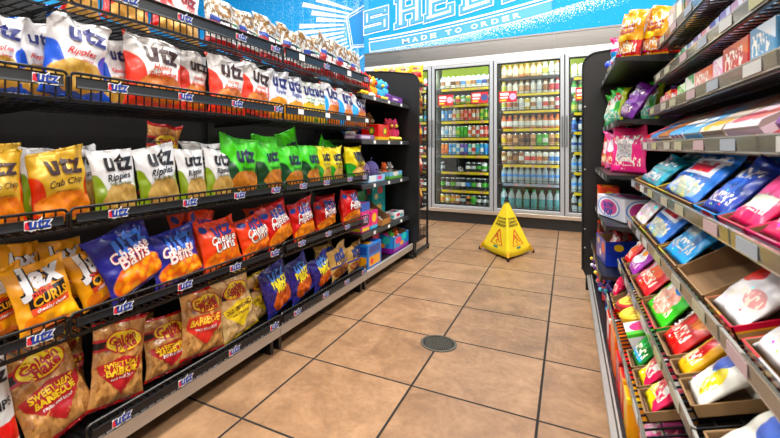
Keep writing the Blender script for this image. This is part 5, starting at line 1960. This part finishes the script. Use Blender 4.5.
lay_bag('dark', DARKB, .20, .13, .05, (.225, 2.72, z + .145), radians(62), 'dark candy bag lying on the orange red box', None, .2) if False else None
lay_bag('dark', DARKB, .16, .15, .05, (.36, 2.70, z + .003), radians(18), 'dark wrapped candy bag behind the white lollipop box', None, .2)
# --- fifth shelf
z, xl_ = TSH[4]
BLUEB = candy('blue dotted box', '#1c3cb0', ('ell', .25, .65, .09, .12, '#f0cc28'), ('ell', .45, .3, .09, .12, '#e8e8f0'), ('ell', .75, .55, .14, .2, '#d83040'), crinkle=0)
open_tray('display_tray', .24, .22, .115, .14, BLUEB, (.255, 2.42, z + .002), RFACE + .1, 'blue box with yellow and white dots on fifth black candy shelf')
REDBAR = candy('red bar', '#c8202c', ('rect', .2, .3, .75, .7, '#f0d8d8'), ('stripes', 0, .25, 5, .5, '#3878d0'))
for k in range(4):
    lay_bag('bar', REDBAR, .19, .09, .022, (.195 + .040 * k, 2.42, z + .060), radians(20), f"red candy bar in the blue dotted box, {ORD[k]} from front", 'red candy bars in the blue dotted box', .1, name='candy_bar')
carton('candy_box', .18, .12, .13, candy('orange crate', '#d84c24', ('rect', 0, .7, 1, 1, '#5c2c1c'), crinkle=0), (.215, 2.78, z + .002), RFACE, 0, 'orange red candy box behind the blue dotted box', 'candy box')
# --- base deck of the far bay: novelty candies
for k, (Y, X, c, a) in enumerate(((2.92, .17, '#7c3ca8', '#e8c838'), (2.76, .165, '#6c3498', '#d8d0e0'), (2.60, .175, '#d82c38', '#f0d030'), (2.45, .18, '#2c3c9c', '#d83040'), (2.30, .18, '#4c2c8c', '#48b8c8'))):
    tt = thing('novelty_candy', ['purple novelty candy toy with yellow ends nearest the candy end panel', 'purple novelty candy toy with pale ends on candy base deck', 'red novelty candy toy with yellow ends on candy base deck', 'dark blue novelty candy toy with red ends on candy base deck', 'violet novelty candy toy with teal ends on candy base deck'][k], 'candy toy', (X, Y, .114))
    b = MB()
    b.lathe([(.012, 0), (.014, .01), (.012, .12), (.006, .125)], 10)
    b.build('handle', mat('novelty ' + c, c, .3, coat=.5), tt, smooth=True)
    b = MB()
    for j in range(5):
        an = 2 * pi * j / 5
        b.ball((.024 * cos(an), .028 * sin(an), .145 + .012 * sin(j * 2)), .017)
    b.ball((0, 0, .165), .022)
    b.build('top', mat('novelty ' + c, c, .3, coat=.5), tt, smooth=True)
    b = MB()
    for j in range(5):
        an = 2 * pi * j / 5 + .4
        b.ball((.042 * cos(an), .046 * sin(an), .15 + .015 * sin(j * 3)), .010)
    b.ball((-.010, 0, .06), .013)
    b.ball((-.012, .01, .10), .009)
    b.build('beads', mat('novelty ' + a, a, .3, coat=.5), tt, smooth=True)

# --- bay with clear price rails
def loose(q, u, X, col_, w, h, d, label, tilt=0, z=None, rz=0):
    Y, _ = span(u - 1, u + 1, X)


def xrow(q):
    z0, z1, xl_ = RSH[q]
    return z0 + .0065, xl_


# shelves one to three: flat cartons and bars, seen from below and in front
ROW1 = [('grey carton', '#b4b8b8', '#e8e8e6', 2.04, .12, .075), ('dark green carton', '#2c5c40', '#d8e0d8', 1.90, .13, .085), ('gold carton', '#c89828', '#7c2c18', 1.76, .12, .07), ('maroon carton', '#6c2028', '#d8a8a0', 1.62, .13, .07), ('white carton', '#d8dcdc', '#386cb8', 1.48, .12, .08), ('forest green carton', '#2a6c44', '#e0e8e0', 1.34, .13, .07), ('navy carton', '#243c78', '#d0d8e8', 1.20, .12, .07), ('teal carton', '#3c8c8c', '#e0ecec', 1.05, .13, .07)]
z, xl_ = xrow(0)
for q, (nm, c, a, Y, w, h) in enumerate(ROW1):
    carton('candy_box', w, .30, h * 1.9, candy(nm, c, ('rect', .1, .2, .7, .8, a), ('ell', .8, .5, .1, .25, c), crinkle=0), (xl_ + .185, Y, z), RFACE, 0, f"{nm} on the top wire candy shelf", 'candy box')
ROW2 = [('orange gum pack', '#e0682c', '#f0c8a0', .030), ('amber gum pack', '#e0a03c', '#f4e8c8', .034), ('deep green gum pack', '#2c8848', '#d8f0d8', .044), ('mint gum pack', '#3cb490', '#e8f8f0', .05), ('sky blue gum pack', '#3c88c8', '#e0ecf8', .046), ('purple gum pack', '#5c48a8', '#dcd4f0', .05), ('pink gum pack', '#e090a0', '#f8e8ec', .05), ('royal blue gum pack', '#2c48b0', '#d0d8f8', .055), ('lilac gum pack', '#9c8cc8', '#ece8f8', .06), ('rose gum pack', '#d8a0b0', '#f8ecf0', .06), ('silver gum pack', '#a8b0b8', '#f0f0f4', .07), ('grey blue gum pack', '#607898', '#dce4ec', .075), ('brown gum pack', '#84542c', '#e8d4b8', .075), ('steel gum pack', '#8898a8', '#e8ecf0', .075)]
z, xl_ = xrow(1)
Y = 2.085
for q, (nm, c, a, h) in enumerate(ROW2):
    w = .078
    carton('gum_pack', w, .26, h * .6 + .045, candy(nm, c, ('rect', .1, .25, .6, .75, a), ('half', 1, .4, 1.0, a), crinkle=0), (xl_ + .165, Y - w / 2, z), RFACE, 0, f"{nm} on the second wire candy shelf", 'gum')
    Y -= w + .006
ROW3 = [('red wafer pack', '#c82830', '#f0d8c8', .09, .055), ('scarlet chocolate pack', '#d82430', '#e8a838', .10, .062), ('white and red pack', '#e8e4e0', '#d83844', .09, .050), ('lime green pack', '#58b830', '#e8f4d8', .10, .060), ('white and green pack', '#e8ece4', '#3c9c58', .10, .070), ('pale pink carton', '#dc948c', '#d86c40', .17, .068), ('lilac pink carton', '#e4b4d0', '#f4e8f0', .07, .072), ('crimson carton', '#c42420', '#e07038', .16, .082), ('light blue carton', '#5c98c0', '#e0ecf4', .12, .085)]
z, xl_ = xrow(2)
Y = 2.085
for q, (nm, c, a, w, h) in enumerate(ROW3):
    carton('candy_box', w, .28, h * 1.25, candy(nm, c, ('half', .5, 1, 1.12, a), ('scrawl', .1, .45, .8, .85, '#f4efe8', 12), ('rect', 0, 0, 1, .14, a), crinkle=0), (xl_ + .175, Y - w / 2, z), RFACE, radians(0), f"{nm} on the third wire candy shelf", 'candy box')
    Y -= w + .008


def wedge_box(name, w, d, hf, hb, m, loc, label, cat='candy box', group=None):
    """Sloping counter-display box: low front, high back, printed sloping top."""
    b = MB()
    b.prism([(-d / 2, 0), (d / 2, 0), (d / 2, hb), (-d / 2, hf)], -w / 2, w / 2, 'x')
    o = b.build(name, m, uv='wedge', loc=loc)
    o.rotation_euler = (0, 0, RFACE)
    return tag(o, label, cat, group)


z, xl_ = xrow(3)
ROW4 = [(644.2, 649.5, '#c8303c', [('rect', 0, .5, 1, .8, '#f0e4e4'), ('rect', .2, .1, .8, .4, '#e8a0a0')], 'red and white sloping candy box, far end of fourth wire shelf'),
        (649.8, 657, '#4c90c8', [('rect', 0, .6, 1, .9, '#d8e8f0'), ('rect', .1, .2, .9, .45, '#2c68a8')], 'blue sloping candy box beside the red and white one'),
        (657, 668, '#b07848', [('rect', 0, .55, 1, .75, '#f4f0ec'), ('stripes', .75, 1, 4, 0, '#d82c30')], 'brown sloping candy box with white strip on fourth wire shelf'),
        (668, 681, '#f0eeec', [('stripes', .55, 1, 3, 0, '#d83030'), ('stripes', .7, 1, 3, .5, '#3060c0'), ('rect', 0, 0, 1, .3, '#5ca8dc')], 'white sloping candy box with red and blue bars'),
        (681, 698, '#6cb0dc', [('ell', .4, .3, .3, .16, '#e8f0f4'), ('rect', 0, .7, 1, 1, '#a8b4bc')], 'light blue sloping candy box on fourth wire shelf'),
        (698, 721, '#dcd0c0', [('ell', .3, .12, .2, .12, '#e8b838'), ('ell', .7, .15, .2, .10, '#e8b838'), ('rect', 0, .55, 1, 1, '#a49080')], 'cream sloping candy box with golden pictures'),
        (721, 758, '#e4d0d8', [('ell', .3, .2, .3, .14, '#d8747c'), ('ell', .75, .26, .2, .18, '#e08c84'), ('rect', 0, .7, 1, 1, '#b0a09c')], 'pale pink sloping candy box with red pictures')]
for (u0, u1, c, ly, lab) in ROW4 + [(0, 0, '#d81c70', [('rect', 0, 0, .4, 1, '#7c2078'), ('ell', .7, .5, .2, .3, '#f07cb0')], 'magenta and purple candy box at right edge, fourth wire shelf')]:
    Y, w = span(u0, u1, RSH[3][2] + .01) if u0 else (.79, .18)
    X, zz = deck_pt(3, .114)
    b = MB()
    b.prism([(-.09, 0), (.078, 0), (.078, .028), (-.08, .038), (-.09, .032)], -w * .47, w * .47, 'x')
    o = b.build('candy_box', candy(lab[:24], c, *ly, crinkle=0), uv='wedge', loc=(X, Y, zz + .0005))
    o.rotation_euler = (DT3, 0, RFACE)
    tag(o, lab, 'candy box')

# shelves five to eight: open cardboard trays filled with small bags
TEAL = candy('teal pack', '#1c94a8', ('rect', .1, .4, .9, .6, '#58c0c8'))
BLUEC = candy('blue chewy pack', '#2474d0', ('rect', .12, .42, .88, .74, '#e4e8f0'), ('rect', .22, .48, .78, .68, '#d82c48'), ('chips', .5, .18, .42, .16, '#e8d838', '#48a8e0', 7), ('stripes', .86, 1, 9, 0, '#78b4ec'))
DEEPB = candy('deep blue pack', '#1c3c9c', ('ell', .5, .5, .3, .2, '#3c6cd0'))
BRTB = candy('bright blue pack', '#1ca0dc', ('rect', .15, .42, .60, .62, '#a8b4b8'), ('rect', .68, .3, .9, .6, '#0c6cac'))
REDW = candy('red chewy pack', '#d02430', ('ell', .48, .5, .34, .24, '#f0e8e4'), ('chips', .62, .42, .22, .2, '#f08c28', '#e83448', 6), ('rect', 0, .84, 1, 1, '#3c90d8'))
PURW = candy('purple fruit pack', '#a03ca8', ('ell', .5, .45, .36, .24, '#f4eef0'), ('ell', .6, .6, .16, .12, '#f0a030'), ('rect', 0, .9, 1, 1, '#d83858'))
GUMG = candy('green gummy pack', '#4cc428', ('chips', .5, .34, .36, .26, '#f4e4d0', '#e85c38', 6), ('ell', .3, .55, .12, .12, '#e8f0e8'), ('ell', .65, .6, .12, .1, '#2c88d8'))
GUMD = candy('dark green pack', '#1c7c3c', ('ell', .5, .5, .34, .2, '#2ca04c'), ('ell', .5, .75, .2, .12, '#e8d028'), ('rect', .1, .1, .9, .2, '#48b0d8'))
PINKY = candy('pink yellow pack', '#dc3460', ('half', -.4, -1, -.40, '#e8d42c'), ('ell', .8, .42, .12, .14, '#f0eeea'), ('ell', .3, .32, .2, .05, '#dc3460'))
TWZ = candy('red licorice pack', '#cc2028', ('rect', .0, .0, .12, 1, '#e84840'), ('chips', .7, .65, .28, .28, '#e04030', '#f0b030', 5))
YELG = candy('yellow gummy pack', '#f0b81c', ('ell', .65, .45, .22, .26, '#d82430'), ('ell', .3, .5, .2, .2, '#f4d858'))
WHTB = candy('white sherbet pack', '#f0eee4', ('ell', .45, .55, .26, .2, '#5470c8'), ('rect', 0, .85, 1, 1, '#f0a828'), ('ell', .75, .3, .16, .2, '#e8d838'))
REDC = candy('magenta twist pack', '#d42464', ('ell', .5, .5, .44, .30, '#e85c90'), ('rect', .1, .2, .9, .36, '#e8f0d8'), ('ell', .75, .75, .14, .1, '#6cb83c'))
MULTI = candy('white fruit pack', '#e8dce0', ('dots', 5, .26, None))
WHR = candy('white red pack', '#f0ecec', ('ell', .25, .55, .26, .16, '#e0402c'), ('ell', .75, .3, .2, .1, '#e8a8a0'))
BLUR = candy('blue red disc tray', '#2c98dc', ('ell', .62, .6, .26, .50, '#d41c38'), ('ell', .62, .6, .29, .56, '#e8e8ec'), ('ell', .62, .6, .24, .46, '#d01c38'), crinkle=0)


def filled_tray(u0, u1, q, depth, outer, inner, hf, hb, pk, npk, lean, tlab, plab, grp, ph=.145, x_in=.012, texts=(), Yfix=None, lift=.0, pw=.93, pt=.024, step=None, name='candy_bag', roll=0.0):
    if Yfix:
        Y, w = Yfix
    else:
        Y, w = span(u0, u1, RSH[q][2] + x_in)
    w = w - .006
    depth = min(depth, .275)
    hf = min(hf, .024)
    if tlab:
        X, zz = deck_pt(q, .013 + depth / 2, .0005)
        hh = .085 if not pk else hf
        open_tray('display_tray', w, depth, hf, max(hh, hf), outer, (X, Y, zz), RFACE, tlab, inner=inner, tilt=DT)
    if pk:
        a0 = .024
        npk = min(npk, 3)
        step = (depth - .105) / max(1, npk - 1)
        for k in range(npk):
            m = pk[k % len(pk)] if isinstance(pk, list) else pk
            X, zz = deck_pt(q, a0 + step * k, .015)
            lay_bag('pack', m, w * pw, ph * (1.08 if k < npk - 1 else .84), pt * 1.3, (X, Y, zz), radians(min(lean, 52) - 8 + 2 * k), f"{plab}, {ORD[k]} from front" if npk > 1 else plab, grp, rnd.uniform(-.03, .03), rnd.uniform(-.03, .03) + roll, texts=texts, name=name)


CARDP = candy('kraft printed card', '#a8845c', ('rect', 0, .0, 1, .30, '#c8b828'), ('rect', .0, .3, 1, .42, '#78a838'), crinkle=0)
CARDY = candy('yellow edged card', '#b08c64', ('rect', 0, .72, 1, 1, '#e0cc38'), crinkle=0)
CARDR = candy('red edged card', '#a88058', ('rect', 0, .62, 1, 1, '#cc1c44'), ('rect', 0, .5, 1, .62, '#e0a028'), crinkle=0)
CARDM = candy('magenta card', '#d8246c', ('rect', .1, .2, .7, .7, '#e4dce0'), ('stripes', .25, .65, 6, 3, '#9890a0'), crinkle=0)
RAINB = candy('rainbow card', '#2c9c48', ('rect', .25, 0, .42, 1, '#5c3c9c'), ('rect', .42, 0, .58, 1, '#3c68b8'), ('rect', .58, 0, .75, 1, '#c8b040'), ('rect', .75, 0, .88, 1, '#e0782c'), ('rect', .88, 0, 1, 1, '#c83028'), crinkle=0)
# fifth shelf
filled_tray(635, 655, 4, .40, CARDY, CARDIN, .032, .085, TEAL, 4, 52, 'yellow-edged cardboard tray of teal packs on fifth wire shelf', 'teal candy pack in the yellow-edged tray', 'teal packs in the yellow-edged tray', .12)
filled_tray(655.5, 692, 4, .42, CARDP, CARDIN, .030, .085, BLUEC, 5, 50, 'cardboard tray of blue chewy packs on fifth wire shelf', 'blue chewy candy pack with red label, fifth wire shelf', 'blue chewy packs on the fifth wire shelf', .16)
filled_tray(693, 716, 4, .42, BLUR, CARDIN, .045, .11, [DEEPB], 3, 50, 'light blue tray with red disc on fifth wire shelf', 'deep blue candy pack in the red disc tray', 'deep blue packs in the red disc tray', .13)
filled_tray(717, 745, 4, .42, candy('salmon card', '#c85468', ('rect', .3, .2, .9, .8, '#a8b4bc'), crinkle=0), CARDIN, .045, .11, REDC, 4, 58, 'salmon cardboard tray of magenta packs on fifth wire shelf', 'magenta candy pack in the salmon tray', 'magenta packs in the salmon tray', .16)
filled_tray(0, 0, 4, .42, CARDM, CARDIN, .060, .12, REDC, 4, 58, 'magenta card tray with white panel, right edge of frame', 'magenta candy pack in the white panelled tray', 'magenta packs in the white panelled tray', .15, Yfix=(.79, .18))
filled_tray(0, 0, 4, .42, candy('pink card two', '#d83c80', ('rect', .2, .2, .8, .8, '#a86c48'), crinkle=0), CARDIN, .05, .11, REDC, 3, 58, 'pink card tray nearest the camera on fifth wire shelf', 'magenta candy pack in the nearest pink tray', 'magenta packs in the nearest pink tray', .14, Yfix=(.60, .18))
# sixth shelf
filled_tray(631, 639, 5, .40, CARDP, CARDIN, .035, .10, MULTI, 3, 45, 'kraft tray of white fruit packs, far end of sixth wire shelf', 'white fruit candy pack in the kraft tray', 'white fruit packs in the kraft tray', .13)
filled_tray(639.5, 657, 5, .40, CARDP, CARDIN, .035, .10, [BLUEC, BLUEC, DEEPB], 5, 48, 'green-edged kraft tray of blue packs on sixth wire shelf', 'blue chewy candy pack with red label, sixth wire shelf', 'blue packs on the sixth wire shelf', .17)
filled_tray(658, 676, 5, .40, CARDP, CARDIN, .035, .10, BRTB, 4, 58, 'kraft tray of bright blue packs on sixth wire shelf', 'bright blue candy pack on the sixth wire shelf', 'bright blue packs on the sixth wire shelf', .17)
filled_tray(677, 703, 5, .42, CARD, CARDIN, .030, .12, None, 0, 0, 'empty brown cardboard tray on sixth wire shelf', '', None)
filled_tray(704, 732, 5, .42, CARDR, CARDIN, .05, .12, WHR, 4, 64, 'red-edged cardboard tray of white packs on sixth wire shelf', 'white and red candy pack in the red-edged tray', 'white and red packs in the red-edged tray', .16)
filled_tray(0, 0, 5, .42, candy('grey red card', '#b8b4b4', ('rect', 0, 0, 1, .4, '#d83428'), crinkle=0), CARDIN, .06, .12, WHR, 3, 64, 'grey and red card tray nearest the camera, sixth wire shelf', 'white and red candy pack in the grey and red tray', 'white and red packs in the grey and red tray', .15, Yfix=(.76, .17))
# seventh shelf
filled_tray(620.8, 623.6, 6, .40, CARD, CARDIN, .05, .12, REDW, 3, 45, 'brown tray of red packs, far end of seventh wire shelf', 'red chewy candy pack at far end of seventh wire shelf', 'red packs at the far end of the seventh wire shelf', .14)
filled_tray(623.8, 629.4, 6, .40, CARD, CARDIN, .05, .13, [PURW, GUMG], 4, 48, 'brown tray of purple and green packs on seventh wire shelf', 'purple or green fruit pack on seventh wire shelf', 'purple and green packs on the seventh wire shelf', .15)
filled_tray(629.7, 640, 6, .40, CARD, CARDIN, .05, .13, REDW, 4, 52, 'brown tray of red and white packs on seventh wire shelf', 'red chewy candy pack with white splash, seventh wire shelf', 'red and white packs on the seventh wire shelf', .18)
filled_tray(641, 655, 6, .40, RAINB, CARDIN, .05, .13, GUMG, 4, 48, 'rainbow-fronted tray of green gummy packs on seventh wire shelf', 'green gummy candy pack in the rainbow-fronted tray', 'green gummy packs in the rainbow-fronted tray', .17)
filled_tray(656, 668, 6, .40, CARD, CARDIN, .045, .12, TWZ, 4, 58, 'brown tray of red licorice packs on seventh wire shelf', 'red licorice pack with white lettering', 'red licorice packs on the seventh wire shelf', .18, texts=[('LICORICE', .22, .5, .80, '#f2eef0', dict(bold=.05, rot=90))])
filled_tray(669, 677, 6, .40, CARD, CARDIN, .045, .12, YELG, 3, 60, 'brown tray of yellow gummy packs on seventh wire shelf', 'yellow gummy candy pack with red fruit', 'yellow gummy packs on the seventh wire shelf', .16)
filled_tray(678, 692, 6, .40, CARD, CARDIN, .05, .13, WHTB, 4, 58, 'brown tray of white sherbet packs, near end of seventh wire shelf', 'white sherbet pack with blue splash', 'white sherbet packs on the seventh wire shelf', .16)
filled_tray(0, 0, 6, .40, CARD, CARDIN, .045, .12, WHTB, 4, 58, 'brown tray of white sherbet packs at bottom edge of frame', 'white sherbet pack in the bottom edge tray', 'white sherbet packs in the bottom edge tray', .16, Yfix=(.79, .20))
# eighth shelf
filled_tray(610, 611.2, 7, .34, CARD, CARDIN, .05, .10, candy('pink pattern pack', '#d02458', ('dots', 9, .2, '#f0d0d8')), 2, 35, 'brown tray of pink patterned packs, far end of eighth wire shelf', 'pink patterned candy pack on the eighth wire shelf', 'pink patterned packs on the eighth wire shelf', .14)
filled_tray(611.4, 612.9, 7, .34, CARD, CARDIN, .045, .10, None, 0, 40, 'brown tray holding a blue gum ball on eighth wire shelf', '', None)
z, xl_ = xrow(7)
Y, w = span(611.4, 612.9, xl_ + .012)
tg = thing('gum_ball', 'blue gum ball toy with yellow cap in brown tray', 'candy toy', (deck_pt(7, .10)[0], Y - .005, deck_pt(7, .10)[1] + .006))
b = MB()
b.ball((0, 0, .038), .038, n=16, m=10)
b.build('ball', mat('gum_blue', '#2c88d8', .3, coat=.5), tg, smooth=True)
b = MB()
b.lathe([(.016, .068), (.018, .07), (.016, .088), (.006, .092)], 12)
b.build('cap', mat('gum_yellow', '#e8c828', .3, coat=.5), tg)
filled_tray(613.1, 614.9, 7, .34, candy('red sour card', '#d4242c', ('rect', 0, .0, 1, .4, '#e8c828'), crinkle=0), CARDIN, .045, .10, candy('red sour pack', '#d4202c', ('ell', .5, .55, .36, .22, '#e8d0b8'), ('rect', 0, .2, 1, .34, '#f0a830')), 3, 50, 'red and yellow tray of red sour packs on eighth wire shelf', 'red sour candy pack on the eighth wire shelf', 'red sour packs on the eighth wire shelf', .14)


def tub(name, c, band, loc, r, h, label, tilt=0.0):
    tt = thing(name, label, 'candy tub', loc, (0, tilt, 0))
    b = MB()
    b.lathe([(r * .92, 0, 0), (r, .004, 0), (r, h * .62, 0), (r * .97, h * .68, 0)], 28)
    b.build('tub', art('tub print ' + c, c, [('rect', 0, .2, 1, .5, band)], crinkle=0), tt, smooth=False, uv=True)
    b = MB()
    b.lathe([(r * 1.03, h * .62), (r * 1.05, h * .65), (r * 1.05, h * .94), (r * .98, h)], 28)
    ld = b.build('lid', mat('tub lid ' + c, c, .35, coat=.4), tt)
    b = MB()
    b.lathe([(r * .84, h * 1.0 + .0006), (r * .84, h * 1.0 + .0014)], 28)
    for k in range(3):
        b.box(-r * .5 + .01 * k, -r * .45 + .3 * r * k, h + .0016, r * .45 - .006 * k, -r * .30 + .3 * r * k, h + .0024, 1)
    b.build('lid_sticker', [mat('tub sticker', '#f0d83c', .4), mat('tub sticker mark', '#c87828', .4)], ld)
    return tt


Y1, _ = span(618, 621.5, xl_ + .012)
b = None
tub('gum_tub', '#e8b814', '#6c2c84', (deck_pt(7, .085)[0], Y1, deck_pt(7, .085)[1] + .001), .057, .062, 'round yellow gum tub with purple band on eighth wire shelf', -DT)
tub('gum_tub', '#c82430', '#e8c028', (deck_pt(7, .085)[0], Y1 + .119, deck_pt(7, .085)[1] + .001), .055, .062, 'round red gum tub behind the yellow tub', -DT)
carton('candy_box', .10, .14, .06, candy('white pink box', '#e4e0e4', ('ell', .6, .5, .3, .4, '#e8307c'), ('rect', 0, .8, 1, 1, '#58b838'), crinkle=0), (deck_pt(7, .10)[0], Y1 - .122, deck_pt(7, .10)[1]), RFACE, DT, 'white and pink candy box beside the yellow gum tub', 'candy box')
filled_tray(626.4, 631.7, 7, .34, CARD, CARDIN, .05, .12, GUMD, 4, 45, 'brown tray of dark green packs on eighth wire shelf', 'dark green candy pack with yellow top', 'dark green packs on the eighth wire shelf', .15)
filled_tray(632, 637.3, 7, .34, CARD, CARDIN, .04, .11, PINKY, 4, 62, 'brown tray of pink and yellow packs on eighth wire shelf', 'pink and yellow candy pack on the eighth wire shelf', 'pink and yellow packs on the eighth wire shelf', .17)
filled_tray(637.6, 645, 7, .34, CARD, CARDIN, .04, .11, PINKY, 4, 62, 'second brown tray of pink and yellow packs, eighth wire shelf', 'pink and yellow candy pack in the nearest eighth shelf tray', 'pink and yellow packs in the nearest eighth shelf tray', .17)
# base deck of this bay
zb = .114
for q, (Y, w, h, c, a, l) in enumerate(((2.03, .13, .13, '#d83c28', '#ece4e0', 'red and white candy box, far end of lower base deck'), (1.83, .15, .15, '#e8741c', '#f0902c', 'plain orange candy box on the lower base deck'), (1.66, .10, .12, '#d82430', '#8c1c20', 'red candy box right of the plain orange box'), (1.54, .09, .12, '#c82028', '#e8a030', 'dark red and amber candy box on the lower base deck'), (1.44, .08, .115, '#e8a81c', '#f0d040', 'amber candy box left of the pink bags'))):
    carton('candy_box', w, .16, h, candy('base box %s' % l[:14], c, ('ell', .5, .5, .28, .3, a), ('rect', 0, .86, 1, 1, a), crinkle=0), (.228, Y, zb), RFACE, 0, l, 'candy box')
PBAG = candy('pink toy bag', '#e870ac', ('ell', .4, .62, .26, .18, '#f0a8cc'), ('rect', .2, .2, .8, .34, '#e8d0dc'), ('ell', .55, .22, .1, .14, '#28282c'))
lay_bag('pinkbag', PBAG, .15, .15, .07, (.185, 1.31, zb), radians(24), 'glossy pink candy bag at left on the lower base deck', None, .1)
lay_bag('pinkbag', PBAG, .15, .14, .07, (.185, 1.13, zb), radians(24), 'glossy pink candy bag at near end of the lower base deck', None, .1)

# ------------------------------------------------------------------ light: rows of ceiling lamps, and lamps added inside the coolers
def lamp(x, y, sx, sy, e, z=RZ - .06, c=(1, .985, .95)):
    l = bpy.data.lights.new('store_lamp', 'AREA')
    l.shape = 'RECTANGLE'
    l.size = sx
    l.size_y = sy
    l.energy = e
    l.color = c
    o = bpy.data.objects.new('store_lamp', l)
    o.location = (x, y, z)
    col.objects.link(o)
    return o


for y in (-1.8, .0, 1.8, 3.5):
    lamp(-.55, y, .6, 1.2, 76)
    lamp(-3.2, y, .6, 1.2, 44)
    lamp(1.9, y, .6, 1.2, 48)
lamp(-5.6, 2.8, .6, 1.2, 50)
for i in range(4):  # unseen lamps added under the cooler roofs to brighten the drinks
    o = lamp((DX[i] + DX[i + 1]) / 2, YC + .115, .62, .05, 4, 1.985, (.95, .98, 1))
    o.rotation_euler = (radians(-12), 0, 0)
    o.data.spread = radians(150)
w = bpy.data.worlds.new('world')
w.use_nodes = True
w.node_tree.nodes['Background'].inputs[0].default_value = (.9, .95, 1, 1)
w.node_tree.nodes['Background'].inputs[1].default_value = .3
scene.world = w

scene.cycles.use_denoising = True
scene.cycles.max_bounces = 8
scene.cycles.transparent_max_bounces = 12
vs_ = scene.view_settings
vs_.view_transform = 'Standard'
vs_.look = 'None'
vs_.gamma = 1.0
vs_.exposure = 0.2
vs_.use_curve_mapping = False
